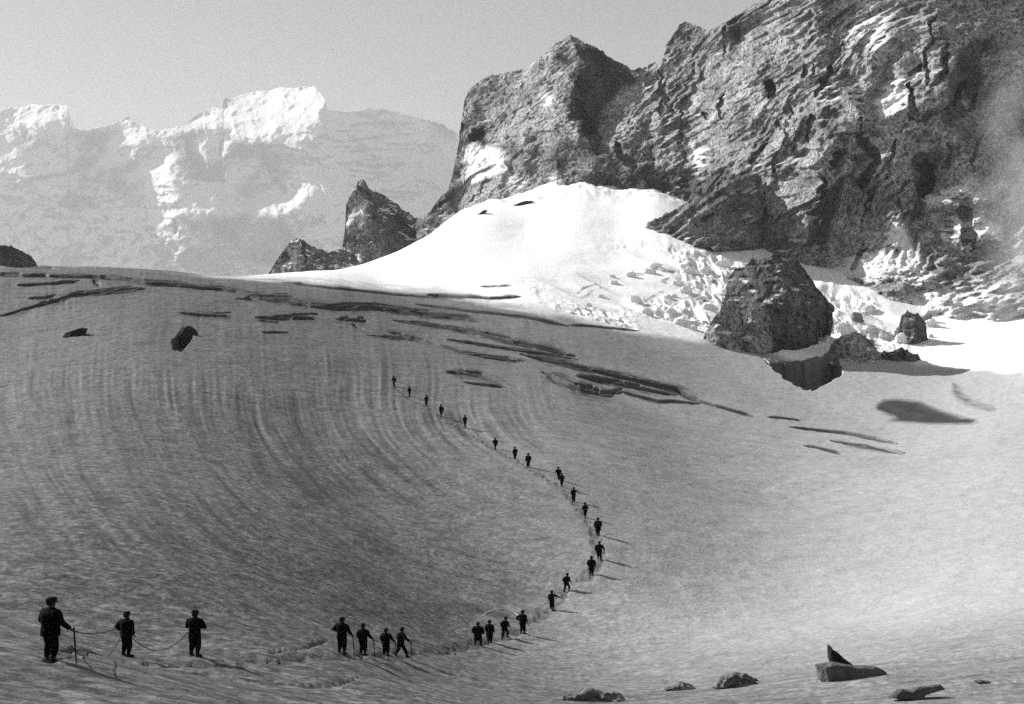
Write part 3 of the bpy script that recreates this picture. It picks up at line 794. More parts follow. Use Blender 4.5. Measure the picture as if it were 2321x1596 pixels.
# valley floor that carries everything, out to the far hills
gm = bpy.data.meshes.new('ground')
bm = bmesh.new()
bmesh.ops.create_grid(bm, x_segments=60, y_segments=60, size=14800)
for v in bm.verts:
    v.co.z = -420 + 60 * float(fbm(np.array([v.co.x / 1500]), np.array([v.co.y / 1500]), oct=3, seed=601)[0])
bm.to_mesh(gm); bm.free()
gm.materials.append(M_VALLEY)
gnd = link('ground', gm); tag(gnd, 'valley floor far below the glacier', 'ground', kind='structure')


# ------------------------------------------------------------------ people
def mesh_from(o):
    dg = bpy.context.evaluated_depsgraph_get()
    return bpy.data.meshes.new_from_object(o.evaluated_get(dg))

def tube_bm(bm, pts, radii, seg=12, caps=True):
    """rings of elliptical section along a line; radii are (side, depth) pairs or numbers"""
    rings = []
    n = len(pts)
    for i, p in enumerate(pts):
        p = Vector(p)
        d = (Vector(pts[min(i + 1, n - 1)]) - Vector(pts[max(i - 1, 0)])).normalized()
        ref = Vector((0, 1, 0)) if abs(d.y) < 0.9 else Vector((0, 0, 1))
        a = ref.cross(d).normalized(); b = d.cross(a).normalized()
        r = radii[i]
        ra, rb = (r, r) if isinstance(r, (int, float)) else r
        rings.append([bm.verts.new(p + a * (ra * math.cos(2 * PI * k / seg)) + b * (rb * math.sin(2 * PI * k / seg))) for k in range(seg)])
    for i in range(n - 1):
        for k in range(seg):
            bm.faces.new((rings[i][k], rings[i][(k + 1) % seg], rings[i + 1][(k + 1) % seg], rings[i + 1][k]))
    if caps:
        bm.faces.new(rings[0][::-1]); bm.faces.new(rings[-1])

def finish(bm, name, mat, remesh=None, smooth=True, sub=0):
    bmesh.ops.recalc_face_normals(bm, faces=bm.faces)
    me = bpy.data.meshes.new(name); bm.to_mesh(me); bm.free()
    if remesh or sub:
        o = bpy.data.objects.new('tmp', me); COL.objects.link(o)
        if remesh:
            md = o.modifiers.new('r', 'REMESH'); md.mode = 'VOXEL'; md.voxel_size = remesh
            sm = o.modifiers.new('s', 'SMOOTH'); sm.iterations = 2; sm.factor = 0.5
        if sub:
            md = o.modifiers.new('s', 'SUBSURF'); md.levels = sub
        me2 = mesh_from(o); bpy.data.objects.remove(o); bpy.data.meshes.remove(me); me = me2; me.name = name
    me.materials.clear(); me.materials.append(mat)
    if smooth: me.polygons.foreach_set('use_smooth', [True] * len(me.polygons))
    return me

def body_mesh(p):
    """one continuous skinned figure: head with nose and ears, neck, trunk, arms, five fingered hands, legs, feet"""
    V_, E_, R_ = [], [], []
    def add(co, r, par=None):
        V_.append(Vector(co)); R_.append(r)
        if par is not None: E_.append((par, len(V_) - 1))
        return len(V_) - 1
    ln = p.get('lean', 0.0)
    def up(z, x=0, y=0): return (x, y + ln * max(0, z - 0.9), z)
    root = add((0, 0, 0.93), 0.13)
    w = add(up(1.10), 0.12, root); c = add(up(1.30), 0.14, w); nk = add(up(1.46), 0.06, c)
    h1 = add(up(1.55, 0, 0.015), 0.075, nk); h2 = add(up(1.63, 0, 0.01), 0.092, h1); h3 = add(up(1.70, 0, 0.0), 0.075, h2)
    add(up(1.605, 0, 0.105), 0.014, h2)                                   # nose
    add(up(1.52, 0, 0.07), 0.03, h1)                                      # chin
    for s in (-1, 1): add(up(1.60, s * 0.10, 0.0), 0.016, h2)             # ears
    for s, key in ((-1, 'L'), (1, 'R')):
        sh = add(up(1.40, s * 0.17), 0.07, c)
        e = Vector(p['elb' + key]); hnd = Vector(p['hand' + key])
        el = add(e, 0.045, sh); wr = add(hnd, 0.030, el)
        d = (hnd - e).normalized(); side = d.cross(Vector((0, 1, 0)))
        side = side.normalized() if side.length > 0.1 else Vector((1, 0, 0))
        fwd = side.cross(d).normalized()
        pl = add(hnd + d * 0.06, 0.034, wr)
        for k, ln_ in enumerate((0.070, 0.080, 0.074, 0.058)):
            o = side * ((k - 1.5) * 0.021)
            a = add(hnd + d * 0.10 + o, 0.0095, pl)
            b = add(hnd + d * (0.10 + ln_ * 0.5) + o + fwd * 0.022, 0.0088, a)
            add(hnd + d * (0.10 + ln_ * 0.75) + o + fwd * 0.055, 0.0080, b)
        t = add(hnd + d * 0.045 - side * s * 0.034 + fwd * 0.02, 0.011, wr)
        add(hnd + d * 0.09 - side * s * 0.045 + fwd * 0.04, 0.009, t)
        ft = Vector(p['foot' + key]); kn = Vector(p.get('knee' + key, ((ft.x + s * 0.10) / 2, (ft.y) / 2 + 0.04, 0.50 + ft.z * 0.5)))
        hp = add((s * 0.09, 0, 0.86), 0.085, root)
        k2 = add(kn, 0.058, hp); an = add(ft + Vector((0, 0, 0.09)), 0.040, k2)
        add(ft + Vector((s * 0.02, 0.13, 0.035)), 0.036, an)
    me = bpy.data.meshes.new('body'); me.from_pydata(V_, E_, []); me.update()
    o = bpy.data.objects.new('tmp', me); COL.objects.link(o)
    sk = o.modifiers.new('skin', 'SKIN'); sk.use_smooth_shade = True
    ss = o.modifiers.new('sub', 'SUBSURF'); ss.levels = 1
    for i, r in enumerate(R_): me.skin_vertices[0].data[i].radius = (r, r)
    me.skin_vertices[0].data[0].use_root = True
    m2 = mesh_from(o); bpy.data.objects.remove(o); bpy.data.meshes.remove(me)
    m2.name = 'body'; m2.materials.clear(); m2.materials.append(M_SKIN)
    return m2

def jacket_mesh(p):
    bm = bmesh.new(); ln = p.get('lean', 0.0); hem = p.get('hem', 0.80); wd = p.get('wide', 1.0)
    def up(z, x=0, y=0): return (x, y + ln * max(0, z - 0.9), z)
    tube_bm(bm, [up(hem), up(hem + 0.10), up(1.02), up(1.18), up(1.32), up(1.41), up(1.465), up(1.50)],
            [(0.195 * wd, 0.16 * wd), (0.20 * wd, 0.165 * wd), (0.185 * wd, 0.15 * wd), (0.205 * wd, 0.165 * wd), (0.225 * wd, 0.17 * wd), (0.205, 0.15), (0.115, 0.10), (0.085, 0.085)], 20)
    for s, key in ((-1, 'L'), (1, 'R')):
        e = Vector(p['elb' + key]); h = Vector(p['hand' + key]); d = (h - e).normalized()
        tube_bm(bm, [up(1.39, s * 0.13), up(1.38, s * 0.19), e.lerp(Vector(up(1.38, s * 0.19)), 0.5), e, e.lerp(h, 0.5), h - d * 0.02],
                [0.085, 0.092 * wd, 0.085 * wd, 0.078, 0.068, 0.055], 12)
    if p.get('pack'):
        tube_bm(bm, [up(0.98, 0, -0.17), up(1.06, 0, -0.22), up(1.28, 0, -0.24), up(1.40, 0, -0.17)], [(0.12, 0.06), (0.17, 0.11), (0.17, 0.12), (0.12, 0.06)], 14)
    return finish(bm, 'jacket', M_CLOTH, remesh=0.022)

def trousers_mesh(p):
    bm = bmesh.new()
    tube_bm(bm, [(0, 0, 0.78), (0, 0, 0.90), (0, 0, 1.04)], [(0.16, 0.13), (0.175, 0.14), (0.16, 0.125)], 16)
    for s, key in ((-1, 'L'), (1, 'R')):
        ft = Vector(p['foot' + key]); kn = Vector(p.get('knee' + key, ((ft.x + s * 0.10) / 2, (ft.y) / 2 + 0.04, 0.50 + ft.z * 0.5)))
        a = ft + Vector((0, 0, 0.22))
        tube_bm(bm, [(s * 0.085, 0, 0.90), (s * 0.09, 0, 0.80), kn.lerp(Vector((s * 0.09, 0, 0.82)), 0.45), kn, kn.lerp(a, 0.45), a],
                [0.10, 0.112, 0.102, 0.088, 0.090, 0.062], 12)
    return finish(bm, 'trousers', M_TROUSER, remesh=0.022)

def boot_mesh(p, s, key):
    bm = bmesh.new(); ft = Vector(p['foot' + key])
    tube_bm(bm, [ft + Vector((0, -0.07, 0.015)), ft + Vector((0, -0.085, 0.05)), ft + Vector((0, 0.0, 0.07)), ft + Vector((s * 0.015, 0.12, 0.05)), ft + Vector((s * 0.02, 0.20, 0.03)), ft + Vector((s * 0.02, 0.215, 0.02))],
            [0.02, (0.045, 0.05), (0.052, 0.07), (0.054, 0.05), (0.045, 0.03), 0.015], 12)
    tube_bm(bm, [ft + Vector((0, -0.01, 0.05)), ft + Vector((0, -0.01, 0.16)), ft + Vector((0, -0.01, 0.25))], [(0.052, 0.06), 0.056, 0.062], 12)
    return finish(bm, 'boot', M_LEATHER, remesh=0.016)

def hat_mesh(p):
    ln = p.get('lean', 0.0); y0 = ln * 0.72; kind = p.get('hat', 'brim'); bm = bmesh.new()
    if kind == 'brim':
        tube_bm(bm, [(0, y0, 1.655), (0, y0, 1.662), (0, y0, 1.672), (0, y0, 1.74), (0, y0, 1.775), (0, y0, 1.785)], [0.155, 0.160, 0.112, 0.104, 0.085, 0.03], 18)
    elif kind == 'cap':
        tube_bm(bm, [(0, y0, 1.62), (0, y0, 1.66), (0, y0, 1.72), (0, y0 - 0.01, 1.765), (0, y0 - 0.01, 1.775)], [0.108, 0.122, 0.126, 0.085, 0.03], 16)
        tube_bm(bm, [(0, y0 + 0.06, 1.645), (0, y0 + 0.12, 1.64), (0, y0 + 0.18, 1.628)], [(0.10, 0.014), (0.09, 0.012), (0.04, 0.008)], 12)
    else:
        tube_bm(bm, [(0, y0, 1.60), (0, y0, 1.66), (0, y0 - 0.005, 1.73), (0, y0 - 0.01, 1.79), (0, y0 - 0.01, 1.83)], [0.115, 0.12, 0.105, 0.06, 0.015], 16)
    return finish(bm, 'hat', M_HAT, remesh=0.016)

def hair_mesh(p):
    ln = p.get('lean', 0.0); y0 = ln * 0.70; bm = bmesh.new()
    tube_bm(bm, [(0, y0 - 0.045, 1.54), (0, y0 - 0.045, 1.60), (0, y0 - 0.025, 1.66), (0, y0 - 0.02, 1.70)], [(0.07, 0.045), (0.088, 0.06), (0.10, 0.085), (0.09, 0.08)], 14)
    return finish(bm, 'hair', M_HAT, remesh=0.016)

HANG_L = dict(elbL=(-0.27, -0.02, 1.13), handL=(-0.25, 0.08, 0.90)); HANG_R = dict(elbR=(0.27, -0.02, 1.13), handR=(0.25, 0.08, 0.90))
STAND = dict(footL=(-0.10, 0, 0), footR=(0.10, 0.03, 0))
POSES = {
 'bulky': dict(STAND, elbL=(-0.31, -0.02, 1.14), handL=(-0.28, 0.10, 0.93), elbR=(0.33, 0.04, 1.12), handR=(0.42, 0.22, 0.93), wide=1.22, hem=0.74, hat='cap'),
 'akimbo': dict(STAND, elbL=(-0.43, -0.03, 1.14), handL=(-0.22, 0.06, 0.98), **HANG_R, wide=1.1, hem=0.76, hat='brim'),
 'arms_folded': dict(STAND, elbL=(-0.30, 0.06, 1.12), handL=(-0.04, 0.24, 1.12), elbR=(0.30, 0.06, 1.12), handR=(0.04, 0.25, 1.16), wide=1.0, hem=0.72, hat='brim'),
 'elbow_out': dict(STAND, elbL=(-0.40, 0.0, 1.16), handL=(-0.16, 0.16, 1.06), elbR=(0.30, 0.02, 1.12), handR=(0.34, 0.16, 0.92), wide=1.05, hem=0.76, hat='cap'),
 'stick': dict(STAND, **HANG_L, elbR=(0.33, 0.02, 1.13), handR=(0.38, 0.18, 0.93), wide=1.1, hem=0.76, hat='brim', pack=True),
 'stride': dict(footL=(-0.16, -0.16, 0), footR=(0.22, 0.24, 0), **HANG_L, elbR=(0.42, 0.06, 1.20), handR=(0.56, 0.20, 1.00), wide=1.1, hem=0.62, hat='brim', lean=0.12),
 'coat': dict(footL=(-0.17, 0, 0), footR=(0.17, 0.04, 0), elbL=(-0.33, -0.02, 1.14), handL=(-0.30, 0.10, 0.92), elbR=(0.33, -0.02, 1.14), handR=(0.30, 0.10, 0.92), wide=1.25, hem=0.42, hat='brim'),
 'reach': dict(STAND, **HANG_L, elbR=(0.38, 0.10, 1.28), handR=(0.58, 0.22, 1.16), wide=1.0, hem=0.76, hat='brim'),
 'climb': dict(footL=(-0.09, -0.12, 0), footR=(0.09, 0.20, 0.10), kneeR=(0.10, 0.20, 0.56), elbL=(-0.29, 0.04, 1.14), handL=(-0.24, 0.22, 0.98), elbR=(0.29, 0.04, 1.14), handR=(0.24, 0.24, 1.0), wide=1.1, hem=0.72, hat='cap', lean=0.16, pack=True),
 'narrow': dict(footL=(-0.06, -0.10, 0), footR=(0.06, 0.12, 0.02), elbL=(-0.25, 0.02, 1.13), handL=(-0.18, 0.18, 0.98), elbR=(0.25, 0.02, 1.13), handR=(0.2, 0.2, 0.98), wide=0.95, hem=0.74, hat='pointed', lean=0.06),
 'long_coat': dict(footL=(-0.08, 0, 0), footR=(0.08, 0.04, 0), **HANG_L, **HANG_R, wide=1.12, hem=0.5, hat='pointed', pack=True),
}
KIT = {}
def kit(pose):
    if pose not in KIT:
        p = POSES[pose]
        KIT[pose] = [('body', body_mesh(p)), ('jacket', jacket_mesh(p)), ('trousers', trousers_mesh(p)), ('boot', boot_mesh(p, -1, 'L')), ('boot', boot_mesh(p, 1, 'R')),
                     ('hat', hat_mesh(p)), ('hair', hair_mesh(p))]
    return KIT[pose]

ROPE_GROUP = 'climbers walking in a long line across the snow'
# u, v of the feet, height on the sheet, pose, heading (degrees, 0 = away from the camera, negative = to the right), label
PEOPLE = [
 (112,1502,152,'bulky',-40,'largest climber, in a bulky dark jacket and cap, leaning on a long stick'),
 (285,1487,103,'akimbo',-35,'climber with left hand on the hip, between two roped companions at lower left'),
 (440,1487,106,'arms_folded',-20,'slim climber in a brimmed hat holding both arms in front, last on the rope'),
 (774,1482,85,'elbow_out',-30,'tall climber with bent left elbow and stick, leftmost of the four walking close together'),
 (822,1485,73,'stick',-35,'round shouldered climber with brimmed hat and stick, second of the four walking close together'),
 (874,1487,64,'stick',-25,'short climber with a stick, third from left in the group of four'),
 (907,1489,68,'stride',-60,'climber with legs apart holding a stick out, rightmost of the group of four'),
 (1083,1463,54,'coat',-20,'climber in a wide long coat with legs apart, leftmost below the pale loop of rope'),
 (1109,1458,53,'long_coat',-30,'climber in a pointed hood, second from left below the pale loop of rope'),
 (1143,1448,51,'climb',-45,'stooping climber with a narrow stance, third from left below the pale loop of rope'),
 (1184,1436,54,'akimbo',-40,'climber with left elbow out where the pale loop of rope ends'),
 (1250,1383,46,'reach',-45,'climber reaching out the right arm where the trail starts to climb'),
 (1283,1342,44,'climb',-50,'climber just above the one reaching out an arm on the trail'),
 (1340,1304,44,'long_coat',-20,'stout climber just below the outermost bend of the trail'),
 (1358,1268,42,'stick',0,'climber with a stick at the outermost bend of the trail'),
 (1355,1214,41,'long_coat',15,'stout climber just above the outermost bend of the trail'),
 (1326,1174,36,'narrow',25,'narrow upright climber, second above the outermost bend of the trail'),
 (1300,1138,35,'reach',30,'climber with elbows out, directly under the close pair on the trail'),
 (1273,1104,33,'narrow',30,'lower climber of the close pair that overlap on the trail'),
 (1266,1088,31,'climb',30,'upper climber of the close pair that overlap on the trail'),
 (1197,1060,34,'stick',40,'lowest climber of the three nearing the middle of the slope'),
 (1167,1041,29,'long_coat',40,'stout middle climber of the three on the middle of the slope'),
 (1123,1020,29,'climb',40,'uppermost climber of the three on the middle of the slope'),
 (1054,970,30,'narrow',45,'lone thin climber below the top four of the line'),
 (1000,945,29,'stride',50,'striding climber with legs apart, fourth from the top of the line'),
 (966,920,26,'reach',50,'climber with wide shoulders, third from the top of the line'),
 (928,900,25,'narrow',50,'climber second from the top of the line, below the crevasses'),
 (893,876,25,'climb',55,'leading climber at the very top of the line below the crevasses'),
]
PLACED = []
for (u, v, hp, pose, head, label) in PEOPLE:
    w = hit(u, v)
    x, y, z = w
    D = y
    true_h = hp / F * (CP * y + SP * z)
    sc_ = true_h / 1.78
    r = bpy.data.objects.new('person', None); COL.objects.link(r)
    r.empty_display_size = 0.3
    r.location = (x, y, z - 0.04); r.rotation_euler = (0, 0, math.radians(head)); r.scale = (sc_ * 1.30, sc_ * 1.22, sc_)
    tag(r, label, 'person', ROPE_GROUP)
    for nm, me in kit(pose):
        link(nm, me, r)
    PLACED.append((r, pose, sc_))
    print('person %-12s D=%.0f scale=%.2f' % (pose, y, sc_))
bpy.context.view_layer.update()
def at_person(i, co):
    r, pose, s_ = PLACED[i]
    return r.matrix_world @ Vector(co)
def hand(i, key):
    p = POSES[PLACED[i][1]]
    e, h = Vector(p['elb' + key]), Vector(p['hand' + key])
    return at_person(i, h + (h - e).normalized() * 0.09)

def world_tube(name, pts, r, mat, seg=8):
    bm = bmesh.new(); o0 = Vector(pts[0])
    tube_bm(bm, [Vector(p) - o0 for p in pts], r if isinstance(r, list) else [r] * len(pts), seg)
    o = link(name, finish(bm, name, mat)); o.location = o0
    return o
STICKS = [(0, 'long dark walking stick planted beside the largest climber'), (3, 'walking stick of the tall climber leading the group of four'),
          (4, 'walking stick of the round shouldered climber in the group of four'), (5, 'walking stick of the short climber in the group of four'),
          (6, 'walking stick held out by the striding climber in the group of four'), (14, 'walking stick of the climber at the bend of the trail'), (20, 'walking stick of the lowest climber of the three on mid slope')]
for i, lab in STICKS:
    h = hand(i, 'R'); s_ = PLACED[i][2]
    b = h + Vector((0.10 * s_, -0.02, 0)); b.z = ground(b.x, b.y) - 0.05
    d = (h - b).normalized()
    top = h + d * 0.10
    o = world_tube('walking_stick', [b, b.lerp(top, 0.3), b.lerp(top, 0.7), top, top + d * 0.02], [0.012, 0.022, 0.024, 0.026, 0.014], M_WOOD)
    tag(o, lab, 'stick', 'walking sticks of the climbers')

def sag(a, b, drop, n=24):
    out = []
    for k in range(n + 1):
        t = k / n; p = Vector(a).lerp(Vector(b), t); p.z -= drop * 4 * t * (1 - t)
        g = ground(p.x, p.y) + 0.03
        p.z = max(p.z, g); out.append(p)
    return out
o = world_tube('climbing_rope', sag(hand(0, 'R'), at_person(1, (-0.42, -0.02, 1.10)), 0.12), 0.014, M_ROPE)
tag(o, 'taut rope from the largest climber across to the climber with hand on hip', 'rope')
o = world_tube('climbing_rope', sag(at_person(0, (0.42, 0.24, 0.50)), at_person(1, (-0.22, 0.05, 0.95)), 0.75), 0.016, M_ROPE)
tag(o, 'slack rope sagging low between the largest climber and the climber with hand on hip', 'rope')
o = world_tube('climbing_rope', sag(at_person(1, (0.26, 0.02, 0.75)), at_person(2, (-0.18, 0.0, 0.98)), 0.62), 0.016, M_ROPE)
tag(o, 'rope hanging in a loop between the second and third climbers from the left', 'rope')
pr = []
for (u, v) in [(1083,1401),(1094,1397),(1100,1390),(1110,1385),(1124,1381),(1139,1380),(1152,1383),(1164,1388),(1176,1396),(1184,1404)]:
    w = hit(u, v); pr.append(Vector((w[0], w[1], w[2] + 0.02)))
o = world_tube('climbing_rope', pr, 0.02, M_PALEROPE)
tag(o, 'pale rope lying in an arc on the snow behind four climbers', 'rope')

# ------------------------------------------------------------------ ice blocks and stones
def block(name, prof, D, depth, mat, label, cat, group=None, rough=0.12, seed=0, vbase=None, lean=0.0, cuts=5, flecks=False, jag=0.0):
    """a faceted lump: profile surveyed from the photo, given real thickness and a rounded, broken back"""
    if jag:
        rj = random.Random(seed * 7 + 1); wv_ = max(p[0] for p in prof) - min(p[0] for p in prof); vm_ = max(p[1] for p in prof); q_ = []
        for i in range(len(prof)):
            a_, b_ = prof[i], prof[(i + 1) % len(prof)]
            q_.append(a_)
            for t_ in (0.33, 0.66):
                q_.append((a_[0] + (b_[0] - a_[0]) * t_ + rj.uniform(-1, 1) * jag * wv_, min(vm_, a_[1] + (b_[1] - a_[1]) * t_ + rj.uniform(-1, 1) * jag * wv_)))
        prof = q_
    us = [p[0] for p in prof]; vs = [p[1] for p in prof]
    cu, cv = sum(us) / len(us), sum(vs) / len(vs)
    o0 = Vector([float(q) for q in P(cu, max(vs), D)])
    bm = bmesh.new()
    layers = []
    ks = (0.0, 0.22, 0.55, 0.85, 1.0)
    for k in ks:
        shr = {0.0: 0.80, 0.22: 1.0, 0.55: 0.96, 0.85: 0.72, 1.0: 0.45}[k]
        ring = []
        for (u, v) in prof:
            uu = cu + (u - cu) * shr; vv = max(vs) + (v - max(vs)) * (shr if k > 0.5 else 1.0 - 0.05 * (k == 0))
            q = Vector([float(c) for c in P(uu, vv, D)]) + Vector((lean * k * depth, (k - 0.22) * depth, 0.0))
            ring.append(bm.verts.new(q - o0))
        layers.append(ring)
    n = len(prof)
    for a, b in zip(layers[:-1], layers[1:]):
        for i in range(n):
            bm.faces.new((a[i], a[(i + 1) % n], b[(i + 1) % n], b[i]))
    bm.faces.new(layers[0][::-1]); bm.faces.new(layers[-1])
    bmesh.ops.triangulate(bm, faces=bm.faces)
    bmesh.ops.subdivide_edges(bm, edges=bm.edges, cuts=cuts, use_grid_fill=True)
    size = (max(us) - min(us)) / F * D
    bm.normal_update()
    co = np.array([v.co[:] for v in bm.verts]) / max(size, 0.1)
    nz = np.array([v.normal.z for v in bm.verts])
    dsp = (0.6 * fbm(co[:, 0] * 4 + seed, co[:, 1] * 4, co[:, 2] * 4, oct=4, seed=700 + seed, gain=0.65) + 0.7 * (ridged(co[:, 0] * 9 + seed, co[:, 1] * 9, co[:, 2] * 7, oct=3, seed=750 + seed) - 0.4)) * rough * size
    for v, d in zip(bm.verts, dsp): v.co += v.normal * float(d)
    me = finish(bm, name, mat, smooth=(mat is M_SNOW))
    if mat is M_SNOW:
        at = me.attributes.new('fresh_lit', 'FLOAT', 'POINT'); at.data.foreach_set('value', np.full(len(me.vertices), 0.04, np.float32))
    if flecks:
        at = me.attributes.new('snow', 'FLOAT', 'POINT')
        at.data.foreach_set('value', np.ascontiguousarray(sstep(0.42, 0.60, 0.6 * nz + 0.9 * fbm(co[:, 0] * 16, co[:, 1] * 16, co[:, 2] * 22, oct=3, seed=790)), dtype=np.float32))
    o = link(name, me); o.location = o0
    tag(o, label, cat, group)
    return o
def Dat(u, v): return first_hit(u, v, lambda x, y: bil(Z, rows, cols, x, y))

# ice fin and slab at the lower right
d = Dat(1935, 1536)
block('ice_slab', [(1851,1508),(1866,1506),(1884,1502),(1940,1511),(1985,1512),(2008,1524),(2000,1545),(1930,1546),(1860,1545)], d, 2.2, M_DARKICE, 'long low slab of dark ice lying under the black fin at lower right', 'ice', rough=0.03, seed=1)
d2 = d + 2.0
block('ice_fin', [(1876,1461),(1882,1470),(1896,1478),(1910,1490),(1926,1502),(1944,1512),(1890,1516),(1884,1505),(1877,1490)], d2, 0.9, M_DARKROCK, 'black pointed fin of ice sticking up at lower right', 'ice', rough=0.03, seed=2)
for prof, lab, sd in [([(1236,1592),(1262,1562),(1290,1548),(1334,1544),(1372,1556),(1404,1568),(1440,1600),(1330,1608)], 'broad dark ice mound at the bottom edge, leftmost of three mounds', 3),
                      ([(1498,1562),(1518,1552),(1536,1542),(1549,1534),(1564,1541),(1584,1560),(1545,1570)], 'small dark ice mound between two larger mounds at the bottom edge', 4),
                      ([(1618,1556),(1628,1532),(1644,1512),(1660,1502),(1690,1506),(1712,1526),(1746,1548),(1690,1562)], 'rounded grey ice mound left of the dark ice slab', 5)]:
    cu = sum(p[0] for p in prof) / len(prof)
    d = Dat(cu, min(1590, max(p[1] for p in prof) - 6))
    vb_ = max(p[1] for p in prof); prof = [(p[0], vb_ + (p[1] - vb_) * 0.58) for p in prof]
    block('ice_mound', prof, d, 1.8, M_SNOW, lab, 'ice', 'ice mounds at the bottom edge', rough=0.12, seed=sd)
for prof, lab, sd in [([(2012,1580),(2034,1561),(2060,1566),(2090,1556),(2130,1552),(2140,1562),(2100,1572),(2080,1590)], 'low ragged ridge of dark ice at the bottom right edge', 6),
                      ([(2210,1545),(2224,1541),(2244,1545),(2240,1552),(2215,1552)], 'small flat dark lump of ice near the right edge', 7)]:
    cu = sum(p[0] for p in prof) / len(prof)
    d = Dat(cu, min(1590, max(p[1] for p in prof) - 4))
    block('ice_lump', prof, d, 0.9, M_DARKICE, lab, 'ice', rough=0.06, seed=sd)

# stones and pits on the dome
d = Dat(412, 786)
block('rock_outcrop', [(392,790),(402,770),(414,748),(426,737),(437,741),(446,752),(440,770),(424,784)], d, 4.0, M_DARKROCK, 'black leaf shaped rock poking out of the grey snow dome', 'rock', rough=0.05, seed=11)
d = Dat(168, 762)
block('rock_outcrop', [(140,770),(158,757),(176,746),(197,744),(190,756),(172,763)], d, 2.5, M_DARKROCK, 'small black rock on the snow at the far left of the dome', 'rock', rough=0.05, seed=12)

# icefall: the dark outcrop, its broken ice towers and the rubble of blocks
def rn_small(x, y, z, U, V):
    return -(2.6 * ridged(x / 9, z / 11, y / 14, oct=3, seed=801, gain=0.6) + 1.6 * noise((x + z * 0.7) / 3.4, (z - x * 0.7) / 7, seed=802) + 1.0 * fbm(x / 2.2, z / 2.0, oct=4, seed=803, gain=0.65)) + 2
def snow_small(nn, x, y, z, U, V):
    return sstep(0.72, 0.98, nn[..., 2] + 0.6 * fbm(x / 3.5, z / 2.5, oct=3, seed=805))
def crag(name, D, sky, bot, mat, dark, label, cat, group=None, facets=(), back=30, bulge=14.0, lean=0.35, flecks=True):
    u0, u1 = sky[0][0], sky[-1][0]; v0 = min(p[1] for p in sky) - 14; v1 = max(p[1] for p in bot) + 8
    uc, hw = (u0 + u1) / 2, (u1 - u0) / 2
    o = relief(name, u0, u1 + 1, v0, v1, 1.3, lambda U, V: D + lean * (v1 - V) * D / F + bulge * (((U - uc) / hw) ** 2) * D / 450.0, list(facets), [], sky, 3.4, rn_small, mat, bot,
               lam_len=60, wamp=4, snowf=snow_small if flecks else None, back=back, darkf=lambda U, V: dark + 0 * U)
    tag(o, label, cat, group)
    return o
M_TOWER = make_rock('broken_ice', 0.20, 0.60, 1.4)
d = Dat(1780, 797)
crag('rock_outcrop', d + 2, [(1636,694),(1645,662),(1652,626),(1668,608),(1690,598),(1704,582),(1728,590),(1752,574),(1780,586),(1806,592),(1826,616),(1844,642),(1862,664),(1888,696)],
     [(1636,700),(1672,704),(1694,760),(1712,806),(1780,808),(1850,804),(1860,725),(1888,704)], M_ROCK, 0.85,
     'large black rock outcrop rising out of the icefall at the foot of the rock wall', 'rock',
     facets=[([(1712,700),(1850,690),(1856,800),(1712,806)], 0.6, -1.6, 4), ([(1660,600),(1740,575),(1760,690),(1660,690)], -0.4, 0.3, 4), ([(1770,580),(1890,690),(1840,700),(1780,680)], 1.2, 0.0, 3)], back=45)
d = Dat(1640, 790)
crag('ice_tower', d - 2, [(1586,792),(1598,754),(1613,724),(1630,706),(1641,682),(1652,693),(1662,678),(1674,708),(1686,748)], [(1586,800),(1640,806),(1686,800)], M_TOWER, 0.15,
     'grey mottled ice tower at the left of the black outcrop', 'ice', 'ice towers in the icefall', back=18, bulge=7)
crag('ice_tower', Dat(1710, 800) - 9, [(1676,792),(1684,742),(1692,716),(1704,698),(1724,694),(1740,700),(1746,722),(1750,758)], [(1676,802),(1720,808),(1750,800)], M_TOWER, 0.0,
     'pale wedge shaped ice tower touching the black outcrop', 'ice', 'ice towers in the icefall', back=16, bulge=6)
crag('ice_tower', Dat(1935, 822) + 1, [(1872,806),(1884,778),(1904,764),(1932,753),(1962,762),(1978,780),(1994,806)], [(1872,824),(1930,836),(1994,822)], M_TOWER, 0.05,
     'faceted grey ice block right of the black cave', 'ice', 'ice towers in the icefall', facets=[([(1872,780),(1915,760),(1925,830),(1872,830)], -0.6, 0.2, 3), ([(1925,755),(1996,790),(1990,830),(1930,835)], 1.2, -0.2, 3)], back=14, bulge=5)
crag('ice_tower', Dat(2068, 786) + 1, [(2036,748),(2042,716),(2056,704),(2074,712),(2090,718),(2098,744),(2102,770)], [(2036,786),(2068,796),(2102,786)], M_TOWER, 0.8,
     'dark ribbed ice pillar standing in white snow at the right', 'ice', 'ice towers in the icefall', back=14, bulge=5)
crag('ice_tower', Dat(2030, 822) + 1, [(1980,818),(2002,800),(2024,794),(2042,786),(2060,796),(2078,806),(2092,820)], [(1980,828),(2040,834),(2092,828)], M_TOWER, 0.75,
     'low dark broken ice ridge right of the faceted block', 'ice', 'ice towers in the icefall', back=10, bulge=4)
rr = random.Random(5)
for k in range(46):
    while True:
        u = rr.uniform(1330, 1700); v = rr.uniform(600, 785)
        if v > 560 + (1700 - u) * 0.22 and v < 700 + (u - 1330) * 0.24: break
    dd = Dat(u, v)
    s_ = rr.uniform(5, 15) * (0.6 + 0.6 * (u - 1330) / 370)
    prof = [(u + s_ * rr.uniform(0.8, 1.3) * math.cos(a) * 1.2, v - s_ * 0.35 + s_ * rr.uniform(0.7, 1.2) * 0.8 * math.sin(a)) for a in [q * PI / 4 + 0.2 for q in range(8)]]
    block('ice_block', prof, dd, s_ / F * dd * 1.6, M_SNOWBLOCK, 'snow covered ice block tumbled in the icefall left of the black outcrop', 'ice', 'tumbled ice blocks in the icefall', rough=0.16, seed=20 + k, cuts=2)
